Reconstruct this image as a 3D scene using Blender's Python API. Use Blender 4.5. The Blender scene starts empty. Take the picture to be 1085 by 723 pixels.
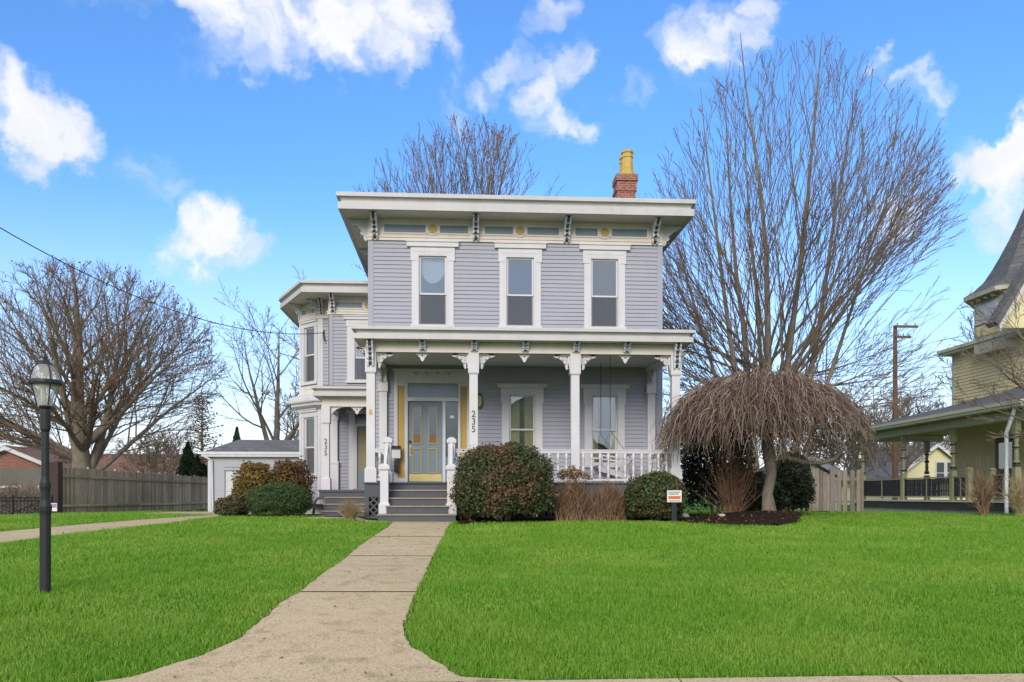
import bpy, math, random
import numpy as np
from mathutils import Vector, Matrix, noise as mnoise

R = math.radians
rnd = random.Random(7)
scene = bpy.context.scene
C = scene.collection

# ------------------------------------------------------------------ camera
F, HX, HY, YAW, CZ = 880.0, 542.5, 525.0, R(3.6), 0.58      # focal length in photo pixels, horizon row, yaw, eye height
cam_d = bpy.data.cameras.new('camera')
cam = bpy.data.objects.new('camera', cam_d)
C.objects.link(cam)
cam.location = (0, 0, CZ)
cam.rotation_euler = (R(90), 0, -YAW)
cam_d.sensor_width = 36.0
cam_d.lens = F / 1085 * 36
cam_d.shift_y = (HY - 361.5) / 1085
cam_d.clip_start = 0.1
cam_d.clip_end = 3000
scene.camera = cam

# ------------------------------------------------------------------ sky and sun
SUN_EL, SUN_AZ = R(25), R(198)        # azimuth measured clockwise from +Y (north)
SKY_STRENGTH, SUN_STRENGTH = 0.15, 1.75
world = bpy.data.worlds.new('World')
scene.world = world
world.use_nodes = True
wn, wl = world.node_tree.nodes, world.node_tree.links
wn.clear()

def sky_dir(px, py):
    r, f, u = (px - HX) / F, 1.0, (HY - py) / F
    v = Vector((r * math.cos(YAW) + f * math.sin(YAW), f * math.cos(YAW) - r * math.sin(YAW), u))
    return v.normalized()

sky = wn.new('ShaderNodeTexSky')
sky.sky_type = 'NISHITA'
sky.sun_disc = False
sky.sun_elevation = SUN_EL
sky.sun_rotation = SUN_AZ
sky.air_density, sky.dust_density, sky.ozone_density = 1.0, 0.6, 2.0
tc = wn.new('ShaderNodeTexCoord')

def wmath(op, a, b=None, c=None, clamp=False):
    n = wn.new('ShaderNodeMath'); n.operation = op; n.use_clamp = clamp
    for i, v in enumerate((a, b, c)):
        if v is None: continue
        if isinstance(v, (int, float)): n.inputs[i].default_value = v
        else: wl.new(v, n.inputs[i])
    return n.outputs[0]

def wrange(v, a, b, c=0.0, d=1.0, smooth=True):
    n = wn.new('ShaderNodeMapRange')
    n.interpolation_type = 'SMOOTHSTEP' if smooth else 'LINEAR'
    wl.new(v, n.inputs[0])
    for i, k in zip((1, 2, 3, 4), (a, b, c, d)): n.inputs[i].default_value = k
    return n.outputs[0]

def wnoise(vec, scale, detail, rough=0.55, dist=0.0):
    n = wn.new('ShaderNodeTexNoise'); n.inputs['Scale'].default_value = scale
    n.inputs['Detail'].default_value = detail; n.inputs['Roughness'].default_value = rough
    n.inputs['Distortion'].default_value = dist
    wl.new(vec, n.inputs['Vector'])
    return n

# warp the direction a little so the clouds get ragged outlines
nz = wnoise(tc.outputs['Generated'], 5.0, 6.0, 0.62)
sub = wn.new('ShaderNodeVectorMath'); sub.operation = 'SUBTRACT'
wl.new(nz.outputs['Color'], sub.inputs[0]); sub.inputs[1].default_value = (.5, .5, .5)
scl = wn.new('ShaderNodeVectorMath'); scl.operation = 'SCALE'
wl.new(sub.outputs[0], scl.inputs[0]); scl.inputs['Scale'].default_value = 0.22
add = wn.new('ShaderNodeVectorMath'); add.operation = 'ADD'
wl.new(tc.outputs['Generated'], add.inputs[0]); wl.new(scl.outputs[0], add.inputs[1])
nrm = wn.new('ShaderNodeVectorMath'); nrm.operation = 'NORMALIZE'
wl.new(add.outputs[0], nrm.inputs[0])
CLOUDS = [(8, 110, 34, .6), (18, 150, 40, 1), (48, 150, 38, 1), (70, 168, 34, .95), (30, 178, 34, .9), (4, 190, 30, .7), (88, 186, 24, .5), (12, 90, 26, .4),
          (128, 205, 26, .35), (158, 200, 30, .5), (178, 214, 20, .3),
          (228, 230, 24, .7), (215, 252, 32, 1), (245, 256, 32, 1), (190, 272, 26, .8), (165, 280, 18, .45), (275, 262, 26, .75), (298, 262, 16, .5), (230, 278, 24, .6),
          (100, 2, 34, .45), (150, 8, 36, .6), (205, 12, 38, .75), (250, 8, 38, .85), (290, 30, 36, .9), (330, 10, 40, .9), (370, 20, 40, 1), (410, 10, 40, 1), (450, 20, 40, .95), (480, 36, 32, .8),
          (225, 48, 28, .55), (262, 62, 26, .6), (345, 48, 32, .75), (385, 58, 34, .9), (415, 78, 28, .9), (440, 58, 30, .85), (210, 75, 16, .3),
          (500, 68, 26, .4), (520, 80, 24, .45), (495, 118, 26, .55), (510, 128, 18, .4), (560, 92, 26, .7), (580, 80, 22, .6), (540, 100, 20, .5), (625, 85, 28, .85), (640, 70, 22, .7), (605, 98, 22, .7), (612, 125, 26, .85), (632, 138, 24, .85), (650, 146, 16, .5), (600, 20, 30, .6), (625, 12, 26, .65), (590, 36, 20, .5),
          (740, 50, 28, .8), (765, 42, 28, .85), (785, 58, 26, .7), (805, 32, 26, .8), (822, 22, 20, .6), (695, 118, 22, .55), (715, 112, 18, .45), (760, 80, 26, .5),
          (940, 78, 18, .5), (962, 70, 18, .6), (972, 60, 14, .5), (965, 108, 20, .55), (985, 100, 16, .4), (945, 215, 30, .8), (930, 230, 24, .6), (965, 205, 20, .5),
          (1000, 175, 22, .7), (1025, 160, 30, 1), (1050, 150, 32, 1), (1075, 140, 36, 1), (1100, 140, 50, 1), (1070, 118, 22, .8), (1072, 215, 30, .75), (1090, 195, 30, .7), (1060, 232, 20, .6), (1030, 235, 12, .4),
          (850, 190, 50, .25), (760, 330, 60, .45), (560, 190, 50, .2), (325, 300, 26, .35), (340, 395, 50, .4)]
tot = None
for px, py, rad, w in CLOUDS:
    d = sky_dir(px, py)
    dt = wn.new('ShaderNodeVectorMath'); dt.operation = 'DOT_PRODUCT'
    wl.new(nrm.outputs[0], dt.inputs[0]); dt.inputs[1].default_value = d
    scale = 1 + ((px - HX) / F) ** 2 + ((HY - py) / F) ** 2
    ang = rad / F / math.sqrt(scale)
    v = wrange(dt.outputs['Value'], math.cos(ang * 1.18), 1.0, 0, w)
    tot = v if tot is None else wmath('ADD', tot, v)
nz2 = wnoise(nrm.outputs[0], 6.5, 10.0, 0.64, .6)
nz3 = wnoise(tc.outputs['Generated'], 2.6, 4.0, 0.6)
fill_cl = wrange(nz3.outputs['Fac'], .26, .50, 0, 1.6)
# heavy cloud added outside the view as fill light, shaped by plain noise
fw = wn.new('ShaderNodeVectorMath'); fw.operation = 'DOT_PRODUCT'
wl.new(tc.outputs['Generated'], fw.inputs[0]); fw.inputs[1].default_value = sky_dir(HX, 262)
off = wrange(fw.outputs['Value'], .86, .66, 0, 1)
tot = wmath('ADD', tot, wmath('MULTIPLY', fill_cl, off))
rag = wmath('MULTIPLY', wmath('SUBTRACT', nz2.outputs['Fac'], .525), 3.0)
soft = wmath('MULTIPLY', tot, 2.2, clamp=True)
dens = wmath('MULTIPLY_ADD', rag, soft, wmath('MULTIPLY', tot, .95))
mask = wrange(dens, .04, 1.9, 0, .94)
sep = wn.new('ShaderNodeSeparateXYZ'); wl.new(tc.outputs['Generated'], sep.inputs[0])

tint = wn.new('ShaderNodeMixRGB'); tint.blend_type = 'MULTIPLY'; tint.inputs[0].default_value = 1.0
wl.new(sky.outputs[0], tint.inputs[1]); tint.inputs[2].default_value = (0.47, 0.77, 1.10, 1)
# thin bright air towards the horizon
hz = wrange(sep.outputs['Z'], .36, .0, 0, .62)
hmix = wn.new('ShaderNodeMixRGB'); wl.new(hz, hmix.inputs[0]); wl.new(tint.outputs[0], hmix.inputs[1])
hmix.inputs[2].default_value = (4.6, 4.9, 5.2, 1)
hz2 = wrange(sep.outputs['Z'], .15, .0, 0, .75)
hmix2 = wn.new('ShaderNodeMixRGB'); wl.new(hz2, hmix2.inputs[0]); wl.new(hmix.outputs[0], hmix2.inputs[1]); hmix2.inputs[2].default_value = (4.5, 4.4, 4.25, 1)
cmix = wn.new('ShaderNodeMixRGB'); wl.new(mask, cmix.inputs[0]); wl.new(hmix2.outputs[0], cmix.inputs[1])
ccol = nz2.outputs['Fac']
cr = wn.new('ShaderNodeValToRGB'); wl.new(ccol, cr.inputs[0])
cr.color_ramp.elements[0].position = .36; cr.color_ramp.elements[0].color = (.78, .81, .86, 1)
cr.color_ramp.elements[1].position = .60; cr.color_ramp.elements[1].color = (1, 1, 1, 1)
csc = wn.new('ShaderNodeMixRGB'); csc.blend_type = 'MULTIPLY'; csc.inputs[0].default_value = 1; wl.new(cr.outputs[0], csc.inputs[1]); csc.inputs[2].default_value = (4.2, 4.2, 4.2, 1)
wl.new(csc.outputs[0], cmix.inputs[2])
bg = wn.new('ShaderNodeBackground'); bg.inputs['Strength'].default_value = SKY_STRENGTH
wl.new(cmix.outputs[0], bg.inputs['Color'])
wo = wn.new('ShaderNodeOutputWorld'); wl.new(bg.outputs[0], wo.inputs['Surface'])

sun_d = bpy.data.lights.new('sun', 'SUN')
sun_d.energy = SUN_STRENGTH
sun_d.angle = R(28)
sun_d.color = (1.0, 0.91, 0.79)
sun = bpy.data.objects.new('sun', sun_d); C.objects.link(sun)
sv = Vector((math.sin(SUN_AZ) * math.cos(SUN_EL), math.cos(SUN_AZ) * math.cos(SUN_EL), math.sin(SUN_EL)))
sun.rotation_euler = (-sv).to_track_quat('-Z', 'Y').to_euler()
sun.location = (-10, -20, 30)

vs = scene.view_settings
vs.view_transform = 'Standard'
try: vs.look = 'None'
except Exception: pass
vs.exposure = 0.74
vs.gamma = 1.0
vs.use_curve_mapping = False

# ------------------------------------------------------------------ where things stand
GY = [-60, 0, 4.5, 5.6, 7, 8.2, 10, 12, 15, 17.5, 19, 24, 30, 40, 70, 3000]
GZ = [-.95, -.9, -.78, -.70, -.525, -.405, -.30, -.21, -.09, -.015, 0, 0, -.06, -.14, -.2, -.2]
def sstep(a, b, x):
    t = np.clip((np.asarray(x, float) - a) / (b - a), 0, 1); return t * t * (3 - 2 * t)
_gy = np.arange(-60, 120, .05)
_gz = np.interp(_gy, GY, GZ)
_k = np.hanning(41); _k /= _k.sum()
_gz = np.convolve(np.pad(_gz, 20, mode='edge'), _k, mode='valid')
def gz(x, y):
    x, y = np.asarray(x, float), np.asarray(y, float)
    z = np.interp(y, _gy, _gz)
    return z - .3 * sstep(-12.5, -15.5, x) * sstep(21, 25, y)
def at(px, py, Y):
    """world point that the photo shows at (px, py), standing at distance Y behind the street"""
    a = math.atan((px - HX) / F) + YAW
    X = Y * math.tan(a)
    fw = X * math.sin(YAW) + Y * math.cos(YAW)
    return X, Y, CZ + (HY - py) * fw / F
def ground_at(px, py):
    lo, hi = 1.0, 80.0
    for _ in range(60):
        m = (lo + hi) / 2
        X, Y, Z = at(px, py, m)
        if Z > float(gz(X, Y)): lo = m
        else: hi = m
    return at(px, py, lo)[:2]

# ------------------------------------------------------------------ mesh helpers
class MB:
    def __init__(self): self.v, self.f, self.m, self.cur = [], [], [], 0
    def add(self, vs, fs):
        o = len(self.v)
        self.v += [tuple(p) for p in vs]
        for f in fs:
            self.f.append(tuple(i + o for i in f)); self.m.append(self.cur)
    def hexa(self, p):       # 8 corners: bottom ring 0-3, top ring 4-7
        self.add(p, [(0, 3, 2, 1), (4, 5, 6, 7), (0, 1, 5, 4), (1, 2, 6, 5), (2, 3, 7, 6), (3, 0, 4, 7)])
    def box(self, x0, x1, y0, y1, z0, z1):
        self.hexa([(x0, y0, z0), (x1, y0, z0), (x1, y1, z0), (x0, y1, z0), (x0, y0, z1), (x1, y0, z1), (x1, y1, z1), (x0, y1, z1)])
    def frus(self, x, y, z0, z1, a, b, a2=None, b2=None):   # square block, half sizes a below and b above
        a2 = a if a2 is None else a2; b2 = b if b2 is None else b2
        self.hexa([(x - a, y - a2, z0), (x + a, y - a2, z0), (x + a, y + a2, z0), (x - a, y + a2, z0),
                   (x - b, y - b2, z1), (x + b, y - b2, z1), (x + b, y + b2, z1), (x - b, y + b2, z1)])
    def tube(self, pts, rad, k=6, cap=True):
        pts = [Vector(p) for p in pts]
        if not hasattr(rad, '__len__'): rad = [rad] * len(pts)
        o = len(self.v); ref = None
        for i, p in enumerate(pts):
            d = (pts[min(i + 1, len(pts) - 1)] - pts[max(i - 1, 0)])
            d = d.normalized() if d.length > 1e-9 else Vector((0, 0, 1))
            if ref is None:
                ref = d.orthogonal().normalized()
            a = (ref - d * ref.dot(d)); a = a.normalized() if a.length > 1e-6 else d.orthogonal().normalized()
            ref = a; b = d.cross(a)
            for j in range(k):
                t = 2 * math.pi * j / k
                self.v.append(tuple(p + (a * math.cos(t) + b * math.sin(t)) * rad[i]))
        for i in range(len(pts) - 1):
            for j in range(k):
                j2 = (j + 1) % k
                self.f.append((o + i * k + j, o + i * k + j2, o + (i + 1) * k + j2, o + (i + 1) * k + j)); self.m.append(self.cur)
        if cap:
            self.f.append(tuple(o + j for j in reversed(range(k)))); self.m.append(self.cur)
            e = o + (len(pts) - 1) * k
            self.f.append(tuple(e + j for j in range(k))); self.m.append(self.cur)
    def lathe(self, x, y, prof, k=10, rot=0.0):
        self.v_start = len(self.v); o = len(self.v)
        for r, z in prof:
            for j in range(k):
                t = 2 * math.pi * j / k + rot
                self.v.append((x + r * math.cos(t), y + r * math.sin(t), z))
        for i in range(len(prof) - 1):
            for j in range(k):
                j2 = (j + 1) % k
                self.f.append((o + i * k + j, o + i * k + j2, o + (i + 1) * k + j2, o + (i + 1) * k + j)); self.m.append(self.cur)
        self.f.append(tuple(o + j for j in reversed(range(k)))); self.m.append(self.cur)
        e = o + (len(prof) - 1) * k
        self.f.append(tuple(e + j for j in range(k))); self.m.append(self.cur)
    def prism(self, loop, fn, d0, d1):     # 2-D loop -> fn(a, b, depth) -> extruded solid
        n = len(loop)
        vs = [fn(a, b, d0) for a, b in loop] + [fn(a, b, d1) for a, b in loop]
        fs = [tuple(range(n)), tuple(reversed(range(n, 2 * n)))]
        fs += [(i, n + i, n + (i + 1) % n, (i + 1) % n) for i in range(n)]
        self.add(vs, fs)
    def ribbon(self, pts, w, fn, d0, d1):  # flat strip of width w along a 2-D line, extruded
        n = len(pts)
        for i in range(n - 1):
            (a, b), (c, d) = pts[i], pts[i + 1]
            L = math.hypot(c - a, d - b)
            if L < 1e-6: continue
            nx, ny = -(d - b) / L * w / 2, (c - a) / L * w / 2
            self.prism([(a + nx, b + ny), (a - nx, b - ny), (c - nx, d - ny), (c + nx, d + ny)], fn, d0, d1)
    def build(self, name, mats, parent=None, smooth=False, loc=None):
        me = bpy.data.meshes.new(name)
        me.from_pydata(self.v, [], self.f)
        if not isinstance(mats, (list, tuple)): mats = [mats]
        for m in mats: me.materials.append(m)
        if len(mats) > 1: me.polygons.foreach_set('material_index', self.m)
        if smooth: me.polygons.foreach_set('use_smooth', [True] * len(me.polygons))
        me.update()
        import bmesh
        if not getattr(self, 'keep', False):
            bm = bmesh.new(); bm.from_mesh(me); bmesh.ops.recalc_face_normals(bm, faces=bm.faces); bm.to_mesh(me); bm.free()
        return link(name, me, parent, loc)

def link(name, me, parent=None, loc=None):
    o = bpy.data.objects.new(name, me); C.objects.link(o)
    if parent:
        o.parent = parent; o.matrix_parent_inverse = wmat(parent).inverted()
    if loc: o.location = loc
    return o
def wmat(o):
    b = Matrix.Translation(o.location)
    return (wmat(o.parent) @ o.matrix_parent_inverse @ b) if o.parent else b
def np_mesh(name, V, faces_n, mats, parent=None, smooth=False, matidx=None):
    """V (n,3); faces_n: (m,k) int array of equal sided polygons"""
    V = np.asarray(V, np.float32); Fc = np.asarray(faces_n, np.int32)
    me = bpy.data.meshes.new(name)
    me.vertices.add(len(V)); me.vertices.foreach_set('co', V.ravel())
    k = Fc.shape[1]
    me.loops.add(Fc.size); me.loops.foreach_set('vertex_index', Fc.ravel())
    me.polygons.add(len(Fc))
    me.polygons.foreach_set('loop_start', np.arange(0, Fc.size, k, dtype=np.int32))
    me.polygons.foreach_set('loop_total', np.full(len(Fc), k, np.int32))
    if not isinstance(mats, (list, tuple)): mats = [mats]
    for m in mats: me.materials.append(m)
    if matidx is not None: me.polygons.foreach_set('material_index', np.asarray(matidx, np.int32))
    if smooth: me.polygons.foreach_set('use_smooth', np.ones(len(Fc), bool))
    me.update(calc_edges=True); me.validate()
    return link(name, me, parent)

def tag(o, label=None, cat=None, group=None, kind=None):
    if label: o['label'] = label
    if cat: o['category'] = cat
    if group: o['group'] = group
    if kind: o['kind'] = kind
    return o
def empty(name, loc=(0, 0, 0), label=None, cat=None, group=None):
    o = bpy.data.objects.new(name, None); C.objects.link(o); o.location = loc
    o.empty_display_size = .2
    return tag(o, label, cat, group)
def shift(mb, loc):
    lx, ly, lz = loc
    mb.v = [(x - lx, y - ly, z - lz) for x, y, z in mb.v]; return mb
def copy_tree(o, parent=None, loc=None):
    c = o.copy(); C.objects.link(c)
    if parent:
        mpi = o.matrix_parent_inverse.copy(); c.parent = parent; c.matrix_parent_inverse = mpi
    if loc is not None: c.location = loc
    for ch in list(o.children): copy_tree(ch, c)
    return c

# ------------------------------------------------------------------ materials
def newmat(name):
    m = bpy.data.materials.new(name); m.use_nodes = True
    nt = m.node_tree; nt.nodes.clear()
    out = nt.nodes.new('ShaderNodeOutputMaterial')
    p = nt.nodes.new('ShaderNodeBsdfPrincipled')
    nt.links.new(p.outputs[0], out.inputs[0])
    return m, nt, p, out
def nnoise(nt, scale, detail=4, rough=.55, vec=None, stretch=None):
    n = nt.nodes.new('ShaderNodeTexNoise'); n.inputs['Scale'].default_value = scale
    n.inputs['Detail'].default_value = detail; n.inputs['Roughness'].default_value = rough
    if vec is None:
        t = nt.nodes.new('ShaderNodeTexCoord'); vec = t.outputs['Object']
    if stretch:
        mp = nt.nodes.new('ShaderNodeMapping'); mp.inputs['Scale'].default_value = stretch
        nt.links.new(vec, mp.inputs['Vector']); vec = mp.outputs[0]
    nt.links.new(vec, n.inputs['Vector'])
    return n
def nramp(nt, fac, stops):
    r = nt.nodes.new('ShaderNodeValToRGB')
    e = r.color_ramp.elements
    while len(e) < len(stops): e.new(.5)
    for el, (p, c) in zip(e, stops):
        el.position = p; el.color = (*c, 1)
    nt.links.new(fac, r.inputs[0]); return r
def nmix(nt, fac, a, b, mode='MIX'):
    n = nt.nodes.new('ShaderNodeMixRGB'); n.blend_type = mode
    for i, v in enumerate((fac, a, b)):
        if isinstance(v, (int, float)): n.inputs[i].default_value = v
        elif isinstance(v, tuple): n.inputs[i].default_value = (*v, 1)
        else: nt.links.new(v, n.inputs[i])
    return n.outputs[0]
def nbump(nt, p, h, strength=.3, dist=.01):
    b = nt.nodes.new('ShaderNodeBump'); b.inputs['Strength'].default_value = strength; b.inputs['Distance'].default_value = dist
    nt.links.new(h, b.inputs['Height']); nt.links.new(b.outputs[0], p.inputs['Normal'])
def paint(name, col, rough=.6, var=.10, scale=1.6, grime=.12, bump=.15, fine=40, spec=.35):
    """painted or plain surface with mottling, streaks of dirt and a faint grain"""
    m, nt, p, _ = newmat(name)
    lo = tuple(c * (1 - var) for c in col); hi = tuple(min(1, c * (1 + var)) for c in col)
    n1 = nnoise(nt, scale, 5, .6)
    base = nramp(nt, n1.outputs['Fac'], [(.3, lo), (.7, hi)]).outputs[0]
    n2 = nnoise(nt, 3.0, 6, .65, stretch=(2.5, 2.5, .35))
    g = nramp(nt, n2.outputs['Fac'], [(.48, (0, 0, 0)), (.8, (1, 1, 1))])
    mul = nt.nodes.new('ShaderNodeMath'); mul.operation = 'MULTIPLY'; mul.inputs[1].default_value = grime * 2
    nt.links.new(g.outputs[0], mul.inputs[0])
    dirt = tuple(c * .55 + .01 for c in (col[0], col[1] * .97, col[2] * .9))
    nt.links.new(nmix(nt, mul.outputs[0], base, dirt), p.inputs['Base Color'])
    n3 = nnoise(nt, fine, 3, .6)
    rr = nt.nodes.new('ShaderNodeMapRange'); nt.links.new(n1.outputs['Fac'], rr.inputs[0])
    rr.inputs[3].default_value = rough - .1; rr.inputs[4].default_value = min(1, rough + .12)
    nt.links.new(rr.outputs[0], p.inputs['Roughness'])
    p.inputs['Specular IOR Level'].default_value = spec
    if bump: nbump(nt, p, n3.outputs['Fac'], bump, .004)
    return m
def leafmat(name, cols, rough=.6, trans=.25, patch=None, patch_scale=1.2):
    """per-leaf colours from cols; patch = another colour set that comes and goes in clumps"""
    m, nt, p, out = newmat(name)
    geo = nt.nodes.new('ShaderNodeNewGeometry')
    n = len(cols)
    ra = nramp(nt, geo.outputs['Random Per Island'], [(i / max(1, n - 1), c) for i, c in enumerate(cols)]).outputs[0]
    if patch:
        k = len(patch)
        rb = nramp(nt, geo.outputs['Random Per Island'], [(i / max(1, k - 1), c) for i, c in enumerate(patch)]).outputs[0]
        nz = nnoise(nt, patch_scale, 4, .65)
        f = nramp(nt, nz.outputs['Fac'], [(.45, (0, 0, 0)), (.6, (1, 1, 1))])
        ra = nmix(nt, f.outputs[0], ra, rb)
    nt.links.new(ra, p.inputs['Base Color']); p.inputs['Roughness'].default_value = rough
    p.inputs['Specular IOR Level'].default_value = .3
    tr = nt.nodes.new('ShaderNodeBsdfTranslucent'); nt.links.new(ra, tr.inputs['Color'])
    mx = nt.nodes.new('ShaderNodeMixShader'); mx.inputs[0].default_value = trans
    nt.links.new(p.outputs[0], mx.inputs[1]); nt.links.new(tr.outputs[0], mx.inputs[2])
    nt.links.new(mx.outputs[0], out.inputs[0])
    return m
def barkmat(name, c1, c2, scale=9):
    m, nt, p, _ = newmat(name)
    n = nnoise(nt, scale, 6, .7, stretch=(1, 1, .3))
    nt.links.new(nramp(nt, n.outputs['Fac'], [(.3, c1), (.72, c2)]).outputs[0], p.inputs['Base Color'])
    p.inputs['Roughness'].default_value = .9; p.inputs['Specular IOR Level'].default_value = .15
    nbump(nt, p, n.outputs['Fac'], .7, .02)
    return m
def woodmat(name, c1, c2, c3, grain=(14, 14, 1.1)):
    m, nt, p, _ = newmat(name)
    geo = nt.nodes.new('ShaderNodeNewGeometry')
    n = nnoise(nt, 2.2, 6, .7, stretch=grain)
    a = nramp(nt, n.outputs['Fac'], [(.28, c1), (.5, c2), (.75, c3)]).outputs[0]
    b = nramp(nt, geo.outputs['Random Per Island'], [(0, (.62, .62, .62)), (.5, (.95, .94, .93)), (1, (1.25, 1.2, 1.15))]).outputs[0]
    n2 = nnoise(nt, .9, 4, .6)
    gr = nramp(nt, n2.outputs['Fac'], [(.42, (1, 1, 1)), (.75, (.75, .74, .66))]).outputs[0]
    nt.links.new(nmix(nt, 1.0, nmix(nt, 1.0, a, b, 'MULTIPLY'), gr, 'MULTIPLY'), p.inputs['Base Color'])
    p.inputs['Roughness'].default_value = .85; p.inputs['Specular IOR Level'].default_value = .2
    nbump(nt, p, n.outputs['Fac'], .4, .006)
    return m
def shingle(name, c1, c2, scale=1.0, row=.14, width=.32, along='Object'):
    m, nt, p, _ = newmat(name)
    t = nt.nodes.new('ShaderNodeTexCoord')
    mp = nt.nodes.new('ShaderNodeMapping'); nt.links.new(t.outputs['Object'], mp.inputs['Vector'])
    sep = nt.nodes.new('ShaderNodeSeparateXYZ'); nt.links.new(mp.outputs[0], sep.inputs[0])
    ad = nt.nodes.new('ShaderNodeMath'); ad.operation = 'ADD'
    nt.links.new(sep.outputs[0], ad.inputs[0]); nt.links.new(sep.outputs[1], ad.inputs[1])
    cb = nt.nodes.new('ShaderNodeCombineXYZ'); nt.links.new(ad.outputs[0], cb.inputs[0]); nt.links.new(sep.outputs[2], cb.inputs[1])
    br = nt.nodes.new('ShaderNodeTexBrick'); nt.links.new(cb.outputs[0], br.inputs['Vector'])
    br.inputs['Scale'].default_value = 1; br.inputs['Brick Width'].default_value = width; br.inputs['Row Height'].default_value = row
    br.inputs['Mortar Size'].default_value = .006
    br.inputs['Color1'].default_value = (*c1, 1); br.inputs['Color2'].default_value = (*c2, 1)
    br.inputs['Mortar'].default_value = (*[c * .45 for c in c1], 1)
    n = nnoise(nt, 7, 5, .7)
    v = nramp(nt, n.outputs['Fac'], [(.3, (.75, .75, .75)), (.7, (1.2, 1.2, 1.2))]).outputs[0]
    nt.links.new(nmix(nt, 1.0, br.outputs[0], v, 'MULTIPLY'), p.inputs['Base Color'])
    p.inputs['Roughness'].default_value = .9
    nbump(nt, p, br.outputs['Fac'], -.4, .01)
    return m
def brickmat(name, c1, c2, mortar, bw=.21, bh=.072, ms=.008):
    m = shingle(name, c1, c2, row=bh, width=bw)
    for n in m.node_tree.nodes:
        if n.type == 'TEX_BRICK':
            n.inputs['Mortar'].default_value = (*mortar, 1); n.inputs['Mortar Size'].default_value = ms
    return m
def glassmat(name, refl=.3, tint=(.75, .8, .85), rough=.02):
    m, nt, p, out = newmat(name); nt.nodes.remove(p)
    g = nt.nodes.new('ShaderNodeBsdfGlossy'); g.inputs['Roughness'].default_value = rough; g.inputs['Color'].default_value = (.9, .92, .95, 1)
    t = nt.nodes.new('ShaderNodeBsdfTransparent'); t.inputs['Color'].default_value = (*tint, 1)
    n = nnoise(nt, 1.3, 2, .5)
    b = nt.nodes.new('ShaderNodeBump'); b.inputs['Strength'].default_value = .06; b.inputs['Distance'].default_value = .05
    nt.links.new(n.outputs['Fac'], b.inputs['Height']); nt.links.new(b.outputs[0], g.inputs['Normal'])
    fr = nt.nodes.new('ShaderNodeFresnel'); fr.inputs['IOR'].default_value = 1.5
    ad = nt.nodes.new('ShaderNodeMath'); ad.operation = 'ADD'; ad.inputs[1].default_value = refl - .04; ad.use_clamp = True
    nt.links.new(fr.outputs[0], ad.inputs[0])
    mx = nt.nodes.new('ShaderNodeMixShader'); nt.links.new(ad.outputs[0], mx.inputs[0])
    nt.links.new(t.outputs[0], mx.inputs[1]); nt.links.new(g.outputs[0], mx.inputs[2])
    nt.links.new(mx.outputs[0], out.inputs[0])
    return m
def meshmat(name, col, fac):           # insect screen or lace: a part of the light passes straight through
    m, nt, p, out = newmat(name)
    p.inputs['Base Color'].default_value = (*col, 1); p.inputs['Roughness'].default_value = .9
    t = nt.nodes.new('ShaderNodeBsdfTransparent')
    mx = nt.nodes.new('ShaderNodeMixShader'); mx.inputs[0].default_value = fac
    nt.links.new(t.outputs[0], mx.inputs[1]); nt.links.new(p.outputs[0], mx.inputs[2]); nt.links.new(mx.outputs[0], out.inputs[0])
    return m

M = {}
M['siding'] = paint('siding_paint', (.336, .342, .402), .6, .05, 1.0, .07)
M['white'] = paint('white_trim_paint', (.575, .565, .59), .5, .05, 2, .10)
M['cream'] = paint('cream_trim_paint', (.63, .575, .525), .55, .06, 2, .10)
M['cornice'] = paint('dimmed_cornice_paint', (.50, .485, .49), .5, .06, 2, .14)  # white trim darkened in colour to stand for the weaker light on the eaves
M['slate'] = paint('slate_blue_paint', (.17, .215, .26), .5, .08, 2, .08)
M['dark_slate'] = paint('dark_slate_paint', (.075, .08, .095), .55, .12, 2, .2)
M['step_edge'] = paint('worn_tread_edge', (.30, .25, .19), .8, .2, 6, .3)
M['ochre'] = paint('ochre_paint', (.44, .29, .075), .5, .08, 3, .1)
M['door'] = paint('door_paint', (.165, .225, .28), .45, .06, 2, .06)
M['brass'] = paint('brass_plate', (.55, .46, .20), .35, .08, 5, .1); M['brass'].node_tree.nodes['Principled BSDF'].inputs['Metallic'].default_value = .35
M['ceiling'] = paint('porch_ceiling_paint', (.70, .68, .64), .6, .05, 2, .06)
M['glass'] = glassmat('window_glass', .19)
M['glass_dark'] = glassmat('transom_glass', .10, (.6, .65, .7), .22)
m, nt, p, out = newmat('lantern_glass')
p.inputs['Base Color'].default_value = (.75, .76, .72, 1); p.inputs['Roughness'].default_value = .15
_t = nt.nodes.new('ShaderNodeBsdfTransparent'); _x = nt.nodes.new('ShaderNodeMixShader'); _x.inputs[0].default_value = .28
nt.links.new(_t.outputs[0], _x.inputs[1]); nt.links.new(p.outputs[0], _x.inputs[2]); nt.links.new(_x.outputs[0], out.inputs[0]); M['clear'] = m
M['screen'] = meshmat('insect_screen', (.10, .10, .11), .55)
M['lace'] = meshmat('lace_cloth', (.82, .82, .84), .9)
M['curtain'] = paint('yellow_curtain', (.90, .66, .26), .9, .15, 6, .05)
M['blind'] = paint('pale_blind', (.62, .60, .55), .8, .04, 2, .05)
M['room'] = paint('room_plaster', (.20, .20, .235), .9, .1, 2, .1)
M['roof_metal'] = paint('flat_roof_felt', (.10, .10, .105), .9, .15, 3, .2)
M['brick'] = brickmat('chimney_brick', (.30, .085, .05), (.22, .06, .04), (.34, .28, .24))
M['pot'] = paint('chimney_pot_clay', (.52, .37, .11), .75, .14, 4, .2)
M['black'] = paint('black_iron_paint', (.018, .018, .022), .45, .2, 6, .2)
M['lamp_paint'] = paint('charcoal_post_paint', (.02, .021, .025), .5, .15, 6, .15)
M['digit'] = paint('dark_numerals', (.06, .065, .07), .4, .1, 5, 0)
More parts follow.
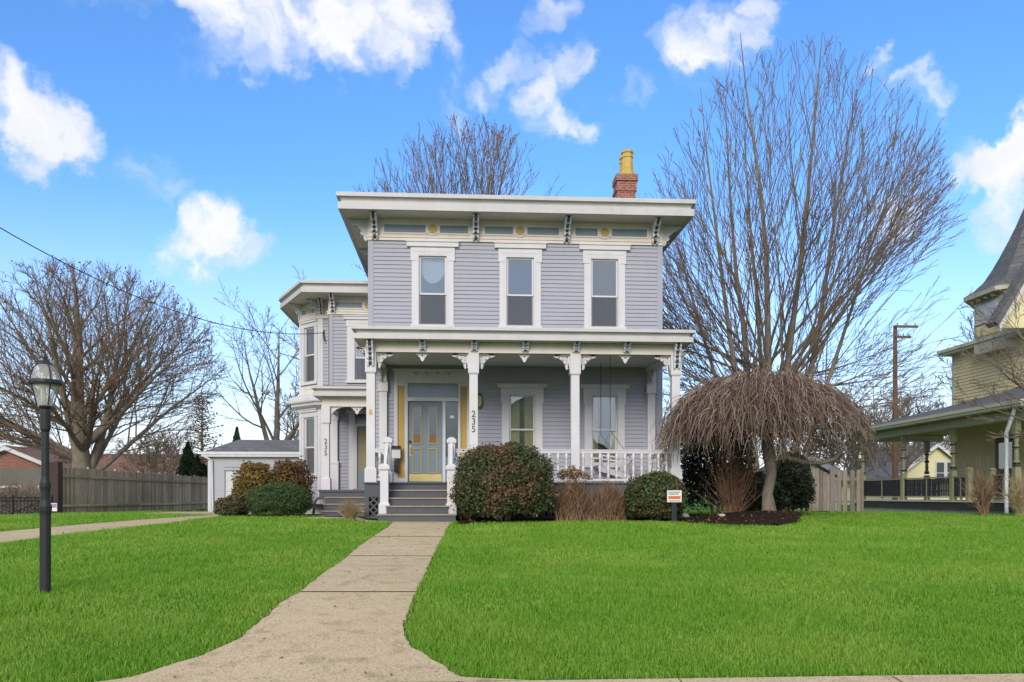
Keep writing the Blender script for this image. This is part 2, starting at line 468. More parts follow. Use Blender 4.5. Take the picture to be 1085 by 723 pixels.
M['shingle'] = shingle('grey_shingles', (.115, .12, .13), (.15, .155, .165))
M['dk_shingle'] = shingle('dark_shingles', (.105, .11, .122), (.14, .145, .158))
M['garage'] = paint('garage_siding_paint', (.36, .38, .42), .6, .05, 1, .08)
M['garage_door'] = paint('garage_door_paint', (.52, .54, .57), .55, .04, 1, .07)
M['fence'] = woodmat('weathered_fence_boards', (.24, .19, .145), (.44, .36, .28), (.60, .51, .41))
M['picket'] = woodmat('pale_weathered_pickets', (.13, .115, .10), (.215, .192, .168), (.29, .262, .23))
M['pole_wood'] = woodmat('utility_pole_wood', (.09, .05, .035), (.15, .085, .055), (.20, .125, .085))
M['yellow'] = paint('yellow_siding_paint', (.70, .63, .38), .65, .06, 1, .1)
M['olive'] = paint('olive_trim_paint', (.30, .30, .17), .6, .08, 2, .12)
M['sage'] = paint('sage_trim_paint', (.54, .53, .42), .6, .08, 2, .12)
M['foundation'] = paint('grey_block', (.52, .52, .50), .85, .12, 3, .15)
M['redbrick'] = brickmat('red_house_brick', (.27, .10, .07), (.20, .075, .055), (.28, .22, .18), .3, .1)
M['redroof'] = shingle('red_brown_shingles', (.20, .10, .075), (.15, .075, .06))
M['concrete_pale'] = paint('pale_render', (.50, .47, .43), .8, .08, 2, .15)
M['bark_warm'] = barkmat('warm_grey_bark', (.13, .105, .085), (.29, .24, .195))
M['twig_warm'] = barkmat('warm_grey_twigs', (.14, .10, .072), (.26, .20, .15), 4)
M['bark'] = barkmat('grey_brown_bark', (.11, .09, .075), (.25, .21, .175))
M['twig'] = barkmat('brown_twigs', (.13, .105, .086), (.25, .205, .17), 4)
M['bark_pale'] = barkmat('pale_trunk_bark', (.11, .088, .07), (.25, .205, .16), 12)
M['weep'] = leafmat('weeping_twigs', [(.04, .025, .018), (.10, .062, .045), (.155, .105, .08), (.22, .162, .13), (.35, .285, .24)], .8, .0)
M['stem'] = leafmat('dry_stems', [(.11, .055, .032), (.18, .10, .06), (.25, .15, .09), (.34, .24, .16)], .8, .1)
M['tan_grass'] = leafmat('dry_tan_grass', [(.30, .22, .12), (.40, .31, .18), (.50, .41, .26)], .8, .2)
M['boxwood'] = leafmat('bush_leaves', [(.03, .046, .02), (.058, .085, .033), (.11, .145, .06)], .5, .22, [(.14, .07, .04), (.23, .115, .065), (.11, .10, .045)], 1.9)
M['holly'] = leafmat('round_bush_leaves', [(.026, .05, .018), (.055, .095, .033), (.115, .16, .06)], .4, .2, [(.08, .09, .035), (.15, .085, .035), (.05, .08, .03)], 1.4)
M['yew'] = leafmat('yew_needles', [(.03, .058, .016), (.055, .10, .03), (.095, .15, .048)], .6, .12)
M['rust'] = leafmat('rusty_hedge_leaves', [(.09, .05, .025), (.15, .08, .035), (.21, .125, .055)], .6, .25, [(.09, .095, .03), (.24, .165, .045), (.15, .11, .035)], 1.1)
M['gold'] = leafmat('golden_hedge_leaves', [(.13, .085, .03), (.22, .14, .04), (.29, .19, .055)], .6, .25, [(.09, .10, .03), (.15, .14, .04), (.20, .13, .04)], 1.1)
M['ever'] = leafmat('dark_evergreen', [(.008, .016, .007), (.016, .03, .012), (.03, .05, .018)], .6, .1)
M['rhodo'] = leafmat('broad_green_leaves', [(.014, .028, .012), (.03, .052, .022), (.055, .08, .035)], .45, .15)
M['arbor'] = leafmat('arborvitae_sprays', [(.008, .022, .008), (.018, .04, .012), (.03, .06, .018)], .7, .1)
M['dead_leaf'] = leafmat('dead_leaves', [(.14, .06, .025), (.22, .105, .045), (.30, .17, .08)], .8, .2)
M['flower_head'] = leafmat('dried_flower_heads', [(.30, .22, .14), (.16, .08, .05), (.46, .38, .28)], .8, .2)
M['grass'] = leafmat('lawn_blades', [(.105, .245, .018), (.16, .37, .026), (.225, .45, .036), (.32, .50, .085)], .55, .44, [(.155, .30, .022), (.225, .42, .034), (.30, .49, .05), (.44, .55, .16)], .5)
M['stone'] = paint('bed_stone', (.45, .43, .40), .8, .15, 8, .2)
M['sign_white'] = paint('sign_white', (.70, .68, .66), .5, .04, 5, .05)
M['sign_orange'] = paint('sign_orange', (.62, .13, .05), .5, .05, 5, .05)
M['sign_grey'] = paint('sign_grey', (.30, .29, .29), .5, .05, 5, .05)
M['purple'] = paint('sign_purple', (.30, .22, .42), .5, .05, 5, .05)
M['galv'] = paint('white_downspout', (.56, .58, .61), .5, .06, 4, .15)
M['wire'] = paint('cable_black', (.03, .03, .032), .6, .1, 5, 0)
M['tarp'] = paint('brown_tarp', (.06, .042, .034), .8, .3, 2, .3, .5, 3)
M['white_post'] = M['white']

# ground
m, nt, p, _ = newmat('ground_soil')
n = nnoise(nt, .8, 6, .6); n2 = nnoise(nt, 12, 6, .7)
c = nmix(nt, .5, nramp(nt, n.outputs['Fac'], [(.3, (.05, .12, .012)), (.7, (.075, .17, .018))]).outputs[0],
         nramp(nt, n2.outputs['Fac'], [(.3, (.03, .075, .01)), (.7, (.075, .17, .02))]).outputs[0])
nt.links.new(c, p.inputs['Base Color']); p.inputs['Roughness'].default_value = .95; p.inputs['Specular IOR Level'].default_value = .1
nbump(nt, p, n2.outputs['Fac'], .6, .03); M['ground'] = m
m, nt, p, _ = newmat('path_concrete')
n = nnoise(nt, 1.1, 6, .65); n2 = nnoise(nt, 60, 4, .75); n3 = nnoise(nt, 4.5, 5, .7)
c = nramp(nt, n.outputs['Fac'], [(.28, (.42, .325, .185)), (.72, (.60, .48, .295))]).outputs[0]
c = nmix(nt, .55, c, nramp(nt, n2.outputs['Fac'], [(.34, (.15, .112, .068)), (.5, (.50, .40, .255)), (.68, (.72, .60, .42))]).outputs[0])
st = nramp(nt, n3.outputs['Fac'], [(.52, (1, 1, 1)), (.72, (.62, .6, .57))]).outputs[0]
c = nmix(nt, 1.0, c, st, 'MULTIPLY')
vo = nt.nodes.new('ShaderNodeTexVoronoi'); vo.inputs['Scale'].default_value = 26
t = nt.nodes.new('ShaderNodeTexCoord'); nt.links.new(t.outputs['Object'], vo.inputs['Vector'])
sp = nramp(nt, vo.outputs['Distance'], [(.13, (1, 1, 1)), (.24, (0, 0, 0))])
pc = nramp(nt, vo.outputs['Color'], [(.2, (.10, .085, .07)), (.8, (.58, .52, .44))]).outputs[0]
c = nmix(nt, sp.outputs[0], c, pc)
nt.links.new(c, p.inputs['Base Color']); p.inputs['Roughness'].default_value = .9; p.inputs['Specular IOR Level'].default_value = .2
nbump(nt, p, n2.outputs['Fac'], .5, .008); M['path'] = m
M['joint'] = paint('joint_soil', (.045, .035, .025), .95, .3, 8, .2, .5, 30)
m, nt, p, _ = newmat('bark_mulch')
n = nnoise(nt, 22, 6, .75); n2 = nnoise(nt, 2, 3, .6)
c = nramp(nt, n.outputs['Fac'], [(.3, (.012, .008, .006)), (.5, (.035, .022, .015)), (.72, (.09, .058, .04))]).outputs[0]
nt.links.new(c, p.inputs['Base Color']); p.inputs['Roughness'].default_value = .95; p.inputs['Specular IOR Level'].default_value = .1
nbump(nt, p, n.outputs['Fac'], 1.0, .05); M['mulch'] = m
m, nt, p, _ = newmat('asphalt')
n = nnoise(nt, 50, 5, .7)
nt.links.new(nramp(nt, n.outputs['Fac'], [(.3, (.03, .03, .032)), (.7, (.075, .075, .078))]).outputs[0], p.inputs['Base Color'])
p.inputs['Roughness'].default_value = .9; nbump(nt, p, n.outputs['Fac'], .5, .01); M['asphalt'] = m

# ================================================================== GROUND
def axis(dense0, dense1, step, far0, far1):
    a = list(np.arange(dense0, dense1 + 1e-6, step))
    x, s = dense0, step
    lo = []
    while x > far0: s *= 1.5; x -= s; lo.append(x)
    x, s = dense1, step; hi = []
    while x < far1: s *= 1.5; x += s; hi.append(x)
    return np.array(lo[::-1] + a + hi)
def grid_sheet(name, xs, ys, zf, mat):
    X, Y = np.meshgrid(xs, ys)
    Z = zf(X, Y)
    V = np.stack([X.ravel(), Y.ravel(), Z.ravel()], 1)
    nx, ny = len(xs), len(ys)
    i = np.arange(ny - 1)[:, None] * nx + np.arange(nx - 1)[None]
    Fc = np.stack([i, i + 1, i + nx + 1, i + nx], -1).reshape(-1, 4)
    return np_mesh(name, V, Fc, mat, smooth=True)
tag(grid_sheet('ground', axis(-24, 30, .5, -900, 900), axis(2.0, 45, .25, -300, 2500), gz, M['ground']), kind='structure')

def pip(px, py, poly):
    inside = np.zeros(len(px), bool); n = len(poly)
    for i in range(n):
        x0, y0 = poly[i]; x1, y1 = poly[(i + 1) % n]
        if y0 == y1: continue
        c = ((y0 > py) != (y1 > py)) & (px < (x1 - x0) * (py - y0) / (y1 - y0) + x0)
        inside ^= c
    return inside
def strip_rows(rows, name, mat, lift, ncol=8, sub=6, side=.0, extra=0.0):
    """sheet between matched left/right ground points; rows go away from the street"""
    L = []
    for (a, b), (c, d) in zip(rows[:-1], rows[1:]):
        for k in range(sub):
            t = k / sub
            L.append(((a[0] + (c[0] - a[0]) * t, a[1] + (c[1] - a[1]) * t), (b[0] + (d[0] - b[0]) * t, b[1] + (d[1] - b[1]) * t)))
    L.append(rows[-1])
    L = [((a[0] + .022 * mnoise.noise(Vector((a[0] * 5, a[1] * 5, 1))) + .012 * mnoise.noise(Vector((a[0] * 21, a[1] * 21, 3))), a[1]), (b[0] + .022 * mnoise.noise(Vector((b[0] * 5, b[1] * 5, 7))) + .012 * mnoise.noise(Vector((b[0] * 21, b[1] * 21, 9))), b[1])) for a, b in L]
    V, Fc = [], []
    for (a, b) in L:
        ex = (b[0] - a[0], b[1] - a[1]); ln = math.hypot(*ex); ex = (ex[0] / ln * extra, ex[1] / ln * extra)
        a = (a[0] - ex[0], a[1] - ex[1]); b = (b[0] + ex[0], b[1] + ex[1])
        if side: V.append((a[0], a[1], float(gz(*a)) - side))
        for j in range(ncol + 1):
            u = j / ncol; x = a[0] + (b[0] - a[0]) * u; y = a[1] + (b[1] - a[1]) * u
            V.append((x, y, float(gz(x, y)) + lift))
        if side: V.append((b[0], b[1], float(gz(*b)) - side))
    w = ncol + (3 if side else 1)
    for i in range(len(L) - 1):
        for j in range(w - 1): Fc.append((i * w + j, i * w + j + 1, (i + 1) * w + j + 1, (i + 1) * w + j))
    return V, Fc, L

# front path: left and right edges, from the pavement up to the steps
P_ROWS = [(721.6, 136.6, 489), (715, 157, 478.5), (706, 186, 465), (698, 212, 452), (688, 236, 434.5), (678, 256.5, 429.5), (667, 267.6, 427.5), (655, 283, 430),
          (641, 297, 436), (629, 319, 441), (610, 341, 450), (600, 357, 454.2), (591, 369, 458.6), (585, 374.6, 461.5), (578, 384, 465), (569, 397, 470), (560, 411, 474), (554.5, 417, 478.5)]
rows = [(ground_at(l, y), ground_at(r, y)) for y, l, r in P_ROWS]
rows[0] = ((rows[0][0][0] - .35, 5.6), (rows[0][1][0] + .45, 5.6))
rows.insert(1, (ground_at(139, 721), ground_at(487.5, 720.5)))
rows.append(((-1.70, 18.02), (-.14, 18.02)))
path_poly = [r[0] for r in rows] + [r[1] for r in rows[::-1]]
joints = {629: 1, 591: 1, 570: 1}
mb = MB()
ysj = [ground_at(400, y)[1] for y in (629, 591, 570)]
# cut the rows into slabs at the joints, leaving a narrow open groove
def cut_rows(rows, ycuts, gap):
    segs, cur = [], [rows[0]]
    cuts = list(ycuts)
    for a, b in zip(rows[:-1], rows[1:]):
        while cuts and (a[0][1] + a[1][1]) / 2 <= cuts[0] < (b[0][1] + b[1][1]) / 2:
            y = cuts.pop(0); y0 = (a[0][1] + a[1][1]) / 2; y1 = (b[0][1] + b[1][1]) / 2
            def lerp(yy):
                t = (yy - y0) / (y1 - y0)
                return tuple((a[k][0] + (b[k][0] - a[k][0]) * t, a[k][1] + (b[k][1] - a[k][1]) * t) for k in (0, 1))
            cur.append(lerp(y - gap / 2)); segs.append(cur); cur = [lerp(y + gap / 2)]
        cur.append(b)
    segs.append(cur); return segs
for seg in cut_rows(rows, ysj, .07):
    V, Fc, _ = strip_rows(seg, '', None, .022, side=.03, sub=14)
    mb.add(V, Fc)
tag(mb.build('front_path', M['path']), kind='structure')
V, Fc, _ = strip_rows(rows, '', None, .006, extra=.045)
mb = MB(); mb.add(V, Fc)
tag(mb.build('path_bed', M['joint']), kind='structure')

# driveway crossing on the left towards the garage
D_F = [(-60, 590), (0, 577), (60, 568.5), (120, 562), (180, 555.2), (232, 549.2)]
D_B = [(-60, 573.5), (0, 564.8), (60, 559.4), (120, 554.2), (180, 549.6), (230, 546.3)]
rows = [(ground_at(*a), ground_at(*b)) for a, b in zip(D_F, D_B)]
rows = [((-16.5, 5.6), (-19.2, 5.6)), ((-13, 9.6), (-15, 10.6))] + rows[1:]
rows += [((-6.6, 25), (-9.5, 25.6)), ((-6.6, 30), (-10.9, 30)), ((-6.8, 33.9), (-11.2, 33.9))]
drive_poly = [r[0] for r in rows] + [r[1] for r in rows[::-1]]
mb = MB(); V, Fc, _ = strip_rows(rows, '', None, .02, side=.03); mb.add(V, Fc)
tag(mb.build('driveway', M['path']), kind='structure')

# little concrete walk to the side porch
SP = [((-4.0, 20.6), (-3.9, 22.0)), ((-3.3, 20.1), (-3.2, 21.9)), ((-2.7, 19.4), (-2.6, 21.4)), ((-2.2, 18.65), (-2.05, 19.0)), ((-1.8, 18.35), (-1.78, 18.6))]
side_poly = [r[0] for r in SP] + [r[1] for r in SP[::-1]]
mb = MB(); V, Fc, _ = strip_rows(SP, '', None, .018, side=.03); mb.add(V, Fc)
tag(mb.build('side_path', M['path']), kind='structure')

# pavement along the street, kerb and street
def band(name, y0, y1, lift, mat, slabs=None):
    mb = MB()
    xs = np.arange(-60, 60.1, 1.5)
    for i, (a, b) in enumerate(zip(xs[:-1], xs[1:])):
        g = .012 if slabs else 0
        vs = []
        for x in (a, b - g):
            for y in np.linspace(y0, y1, 6): vs.append((x, y, float(gz(0, y)) + lift))
        fs = [(j, j + 6, j + 7, j + 1) for j in range(5)]
        mb.add(vs, fs)
        if slabs:
            mb.add([(a, y1, float(gz(0, y1)) + lift), (b - g, y1, float(gz(0, y1)) + lift), (b - g, y1, float(gz(0, y1)) - .05), (a, y1, float(gz(0, y1)) - .05)], [(0, 1, 2, 3)])
    return tag(mb.build(name, mat), kind='structure')
band('sidewalk', 3.7, 5.6, .02, M['path'], True)
mb = MB(); mb.box(-60, 60, -9, 1.6, -1.3, -1.04); tag(mb.build('street', M['asphalt']), kind='structure')
mb = MB(); mb.box(-60, 60, 1.6, 1.78, -1.2, -.86); tag(mb.build('kerb', M['foundation']), kind='structure')

# planting bed of dark mulch in front of the porch and under the weeping tree
bed_px = [(482.5, 557.5), (500, 556), (530, 554.5), (570, 553), (620, 553), (660, 552.6), (700, 552.8), (735, 556), (775, 558.5), (815, 558.5), (848, 556), (853, 552), (835, 549.5), (850, 547)]
bed_front = [ground_at(*p) for p in bed_px]
bed_poly = bed_front + [(10.2, 23.2), (5.2, 23.5), (5.2, 19.1), (-.05, 19.1), (-.05, 18.2)]
def mound(x, y):
    d = np.hypot(np.asarray(x) - 7.3, np.asarray(y) - 19.1)
    return .17 * sstep(2.2, .2, d) + .03
def poly_sheet(name, poly, mat, zf, step=.12):
    P = np.array(poly); x0, y0 = P.min(0); x1, y1 = P.max(0)
    xs, ys = np.arange(x0, x1 + step, step), np.arange(y0, y1 + step, step)
    X, Y = np.meshgrid(xs, ys); X += 0; ins = pip(X.ravel(), Y.ravel(), poly).reshape(X.shape)
    nx = len(xs); i = np.arange(len(ys) - 1)[:, None] * nx + np.arange(nx - 1)[None]
    ok = ins[:-1, :-1] & ins[1:, :-1] & ins[:-1, 1:] & ins[1:, 1:]
    Fc = np.stack([i, i + 1, i + nx + 1, i + nx], -1)[ok]
    used = np.unique(Fc); mp = np.full(X.size, -1); mp[used] = np.arange(len(used))
    V = np.stack([X.ravel(), Y.ravel(), zf(X, Y).ravel()], 1)[used]
    return np_mesh(name, V, mp[Fc], mat, smooth=True)
rng = np.random.default_rng(5)
def bedz(X, Y):
    return gz(X, Y) + mound(X, Y) + rng.uniform(-.015, .03, X.shape)
tag(poly_sheet('mulch_bed', bed_poly, M['mulch'], bedz, .08), kind='structure')
bed2_poly = [ground_at(*p) for p in [(226, 546), (262, 548), (330, 546), (360, 551.5), (390, 555)]] + [(-2.1, 19.0), (-2.1, 22), (-4.2, 23.5), (-4.2, 26.4), (-7.2, 25)]
tag(poly_sheet('mulch_bed', bed2_poly, M['mulch'], lambda X, Y: gz(X, Y) + .012 + rng.uniform(-.005, .01, X.shape), .08), kind='structure')

# ================================================================== HOUSE
house = empty('victorian_house', (1.5, 22, 0), 'two storey lavender grey clapboard house with white bracketed eaves, full front porch and side wing', 'house')
WY = 22.0
class Wall:                                      # local frame: u along the wall, z up, o outwards
    def __init__(s, ox, oy, ux, uy):
        L = math.hypot(ux, uy); s.o = (ox, oy); s.u = (ux / L, uy / L); s.n = (uy / L, -ux / L); s.len = L
    def p(s, u, z, o): return (s.o[0] + s.u[0] * u + s.n[0] * o, s.o[1] + s.u[1] * u + s.n[1] * o, z)
    def box(s, mb, u0, u1, z0, z1, o0, o1):
        mb.hexa([s.p(u0, z0, o1), s.p(u1, z0, o1), s.p(u1, z0, o0), s.p(u0, z0, o0), s.p(u0, z1, o1), s.p(u1, z1, o1), s.p(u1, z1, o0), s.p(u0, z1, o0)])
def clapboard(mb, W, u0, u1, z0, z1, holes=(), ex=.108, lap=.024):
    z = z0
    while z < z1 - 1e-4:
        zt = min(z + ex, z1); mid = (z + zt) / 2
        iv = [(u0, u1)]
        for a, b, c, d in holes:
            if c <= mid <= d:
                iv = [q for i, j in iv for q in ((i, min(j, a)), (max(i, b), j)) if q[1] - q[0] > 1e-4]
        for a, b in iv:
            mb.add([W.p(a, z, lap), W.p(b, z, lap), W.p(b, zt, .002), W.p(a, zt, .002), W.p(a, z, 0), W.p(b, z, 0)], [(0, 1, 2, 3), (4, 5, 1, 0)])
        z += ex
front = Wall(0, WY, 1, 0)                        # u equals X on this wall
HX0, HX1, HYB = -2.38, 5.407, 32.0
UPW = [-.71, 1.60, 3.86]
LOW = [1.655, 3.86]
holes = [(c - .36, c + .36, 5.06, 6.92) for c in UPW] + [(c - .34, c + .34, 1.4, 3.27) for c in LOW] + [(-1.66, .21, .8, 3.6)]
mb = MB(); clapboard(mb, front, HX0, HX1, .6, 7.29, holes); mb.keep = True
mb.build('wall', M['siding'], house)
sideL = Wall(HX0, HYB, 0, -1); sideR = Wall(HX1, WY, 0, 1); back = Wall(HX1, HYB, -1, 0)
for W, L in ((sideL, 10.0), (sideR, 10.0), (back, HX1 - HX0)):
    mb = MB(); clapboard(mb, W, 0, L, .4, 7.29); mb.keep = True; mb.build('wall', M['siding'], house)
mb = MB(); mb.box(HX0 + .02, HX1 - .02, WY + .02, HYB - .02, -.2, .6); mb.build('foundation', M['foundation'], house)
for x, s in ((HX0, 1), (HX1, -1)):
    mb = MB()
    front.box(mb, min(x, x + s * .12) - (.022 if s > 0 else 0), max(x, x + s * .12) + (.022 if s < 0 else 0), .6, 7.29, 0, .024)
    y = (WY, WY + .12)
    mb.box(x - .022 if s > 0 else x, x if s > 0 else x + .022, y[0], y[1], .6, 7.29)
    mb.build('corner_board', M['siding'], house)
# interior: floors and a back partition that the windows look in on
mb = MB(); mb.box(HX0 + .05, HX1 - .05, WY + .1, HYB - .1, .8, .9); mb.box(HX0 + .05, HX1 - .05, WY + .1, HYB - .1, 4.2, 4.5)
mb.box(HX0 + .05, HX1 - .05, WY + 2.6, WY + 2.7, .9, 7.8); mb.box(.3, .4, WY + .1, WY + 2.6, .9, 4.2); mb.box(HX0 + .05, HX1 - .05, WY + .1, HYB - .1, 7.8, 7.84)
mb.build('interior', M['room'], house)

def sweep(mb, poly, prof, closed=False):
    """poly: outermost line seen from above (interior on the left when walking counter-clockwise); prof: (inset, z)"""
    n = len(poly); offs = []
    for i in range(n):
        def nrm(a, b):
            L = math.hypot(b[0] - a[0], b[1] - a[1]); return (-(b[1] - a[1]) / L, (b[0] - a[0]) / L)
        na = nrm(poly[i - 1], poly[i]) if (closed or i > 0) else None
        nb = nrm(poly[i], poly[(i + 1) % n]) if (closed or i < n - 1) else None
        if na is None: m = nb
        elif nb is None: m = na
        else:
            k = 1 + na[0] * nb[0] + na[1] * nb[1]; m = ((na[0] + nb[0]) / k, (na[1] + nb[1]) / k)
        offs.append(m)
    k = len(prof); vs, fs = [], []
    for i in range(n):
        for d, z in prof: vs.append((poly[i][0] + offs[i][0] * d, poly[i][1] + offs[i][1] * d, z))
    for i in range(n if closed else n - 1):
        j = (i + 1) % n
        for a in range(k - 1): fs.append((i * k + a, j * k + a, j * k + a + 1, i * k + a + 1))
    if not closed: fs += [tuple(range(k)), tuple(reversed(range((n - 1) * k, n * k)))]
    mb.add(vs, fs)
# ---- main roof
EAVE = [(-3.12, 21.2), (6.13, 21.2), (6.13, 32.8), (-3.12, 32.8)]
def eave_profile(zb, h, deep=.14):
    return [(deep, zb), (.045, zb), (.045, zb + h * .40), (.06, zb + h * .41), (.06, zb + h * .44), (.115, zb + h * .45), (.11, zb + h * .58), (.085, zb + h * .68), (.05, zb + h * .71), (.05, zb + h * .73), (.0, zb + h * .74), (.0, zb + h * .96), (.02, zb + h), (deep, zb + h)]
mb = MB()
mb.add([(-3.1, 21.22, 8.255), (6.11, 21.22, 8.255), (6.11, 32.78, 8.255), (-3.1, 32.78, 8.255), (.6, 25.5, 9.15), (2.4, 25.5, 9.15), (2.4, 28.5, 9.15), (.6, 28.5, 9.15)],
       [(0, 1, 5, 4), (1, 2, 6, 5), (2, 3, 7, 6), (3, 0, 4, 7), (4, 5, 6, 7)])
roof = mb.build('roof', M['roof_metal'], house)
mb = MB(); sweep(mb, EAVE, eave_profile(7.84, .42), True); mb.build('cornice', M['cornice'], roof)
mb = MB(); mb.box(-3.05, 6.06, 21.27, 32.7, 7.86, 7.90); mb.build('soffit', M['cream'], roof)
# frieze boards, panels and medallions
def frieze(W, u0, u1, zb, zt, panels, discs, pz=(7.49, 7.69), parent=house):
    mb = MB(); W.box(mb, u0, u1, zb, zt, 0, .03)
    W.box(mb, u0 - .02, u1 + .02, zb - .005, zb + .07, .03, .055)
    W.box(mb, u0 - .02, u1 + .02, zb + .07, zb + .10, .03, .075)
    f = mb.build('frieze', M['cream'], parent)
    for a, b in panels:
        mb = MB(); W.box(mb, a, b, pz[0], pz[1], .03, .036); mb.build('frieze_panel', M['slate'], f)
        mb = MB(); fn = lambda u, z, o: W.p(u, z, o)
        q = .04
        for r in ((a - q, a, pz[0] - q, pz[1] + q), (b, b + q, pz[0] - q, pz[1] + q), (a, b, pz[0] - q, pz[0]), (a, b, pz[1], pz[1] + q)):
            W.box(mb, r[0], r[1], r[2], r[3], .03, .05)
        mb.build('panel_moulding', M['cream'], f)
    for c, rr in discs:
        zc = (pz[0] + pz[1]) / 2
        circ = lambda r: [(c + r * math.cos(2 * math.pi * i / 20), zc + r * math.sin(2 * math.pi * i / 20)) for i in range(20)]
        mb = MB(); mb.prism(circ(rr * 1.5), lambda a, b, d: W.p(a, b, d), .03, .056)
        md = mb.build('medallion_ring', M['white'], f)
        mb = MB(); mb.prism(circ(rr), lambda a, b, d: W.p(a, b, d), .056, .072)
        mb.build('medallion', M['ochre'], f)
BR = [-2.22, .42, 2.83, 5.20]
panels, discs = [], []
for (a, b), c in zip(zip(BR[:-1], BR[1:]), UPW):
    c = c + .0; panels += [(a + .24, c - .19), (c + .19, b - .2)]; discs.append((c, .115))
frieze(front, HX0, HX1, 7.28, 7.86, panels, discs)
frieze(sideL, 0, 10, 7.28, 7.86, [(.8, 4.2), (5.6, 9.3)], [(4.9, .115)])
frieze(sideR, 0, 10, 7.28, 7.86, [(.8, 4.2), (5.6, 9.3)], [(4.9, .115)])
for c in UPW:
    for d in (-.5, .5):
        mb = MB(); front.box(mb, c + d - .035, c + d + .035, 7.76, 7.83, .03, .06); mb.build('vent_block', M['cream'], house)
def bracket_mesh(W, u, zt, h, out, w, name='bracket', parent=house):
    """scrolled eave bracket: white cheeks outside a dark stepped core"""
    def prof(g):
        pts = [(0, 0), (out + g, 0), (out + g, -.10 * h - g), (out * .86 + g, -.17 * h)]
        for i in range(7):
            t = i / 6
            pts.append((out * (.80 - .52 * t) + .035 * out * math.sin(t * 9) + g, -h * (.20 + .36 * t)))
        pts += [(out * .38 + g, -h * .62), (out * .36 + g, -h * .72), (out * .2 + g, -h * .80), (out * .22 + g, -h * .90), (out * .12 + g, -h - g), (0, -h - g)]
        return pts
    mb = MB()
    for s in (-1, 1):
        mb.prism(prof(.012), lambda o, z, d: W.p(u + d, zt + z, o + .03), s * w / 2, s * (w / 2 - w * .27))
    b = mb.build(name, M['white'], parent)
    mb = MB(); mb.prism(prof(-.012), lambda o, z, d: W.p(u + d, zt + z, o + .03), -w * .23, w * .23)
    mb.cur = 1
    for t in (.28, .46, .64, .84):
        oo = out * (.80 - .52 * (t - .2) / .36) if t < .56 else out * .38
        mb.box(*sorted((W.p(u - w * .23, 0, 0)[0], W.p(u + w * .23, 0, 0)[0])), *sorted((W.p(u, 0, oo + .02)[1], W.p(u, 0, oo + .05)[1])), zt - h * t - .02, zt - h * t + .015) if abs(W.u[0]) > .9 else \
            mb.box(*sorted((W.p(u, 0, oo + .02)[0], W.p(u, 0, oo + .05)[0])), *sorted((W.p(u - w * .23, 0, 0)[1], W.p(u + w * .23, 0, 0)[1])), zt - h * t - .02, zt - h * t + .015)
    mb.build('bracket_core', [M['dark_slate'], M['slate']], b)
    return b
b0 = bracket_mesh(front, BR[0], 7.855, .55, .52, .16)
for u in BR[1:]:
    c = copy_tree(b0, house); c.location = (u - BR[0], 0, 0)
def corner_scroll(W, u, zt, h, out, name='scroll_bracket', parent=house, wd=.06, mat='white'):
    """open fretwork bracket: two arms, a curved brace and a curl"""
    mb = MB(); fn = lambda a, b, d: W.p(u + d, zt + b, a + .03)
    mb.ribbon([(.0, -.02), (out, -.02)], .04, fn, -wd / 2, wd / 2)
    mb.ribbon([(.02, 0), (.02, -h)], .04, fn, -wd / 2, wd / 2)
    arc = [(out * (1 - .9 * math.sin(t)) * 1.0 + .02 * math.sin(6 * t), -h * (1 - .95 * math.cos(t)) ) for t in np.linspace(.05, 1.5, 12)]
    mb.ribbon(arc, .05, fn, -wd / 2, wd / 2)
    cur = [(out * .33 + .11 * out * (1 - i / 14) * math.cos(i * .62 + 1), -h * .33 + .2 * h * (1 - i / 14) * math.sin(i * .62 + 1)) for i in range(12)]
    mb.ribbon(cur, .028, fn, -wd / 2, wd / 2)
    return mb.build(name, M[mat], parent)
for W in (sideL, sideR):
    us = (9.84, 7.2, 4.7, 2.2) if W is sideL else (.16, 2.8, 5.3, 7.8)
    s0 = None
    for u in us: bracket_mesh(W, u, 7.855, .55, .52, .16)

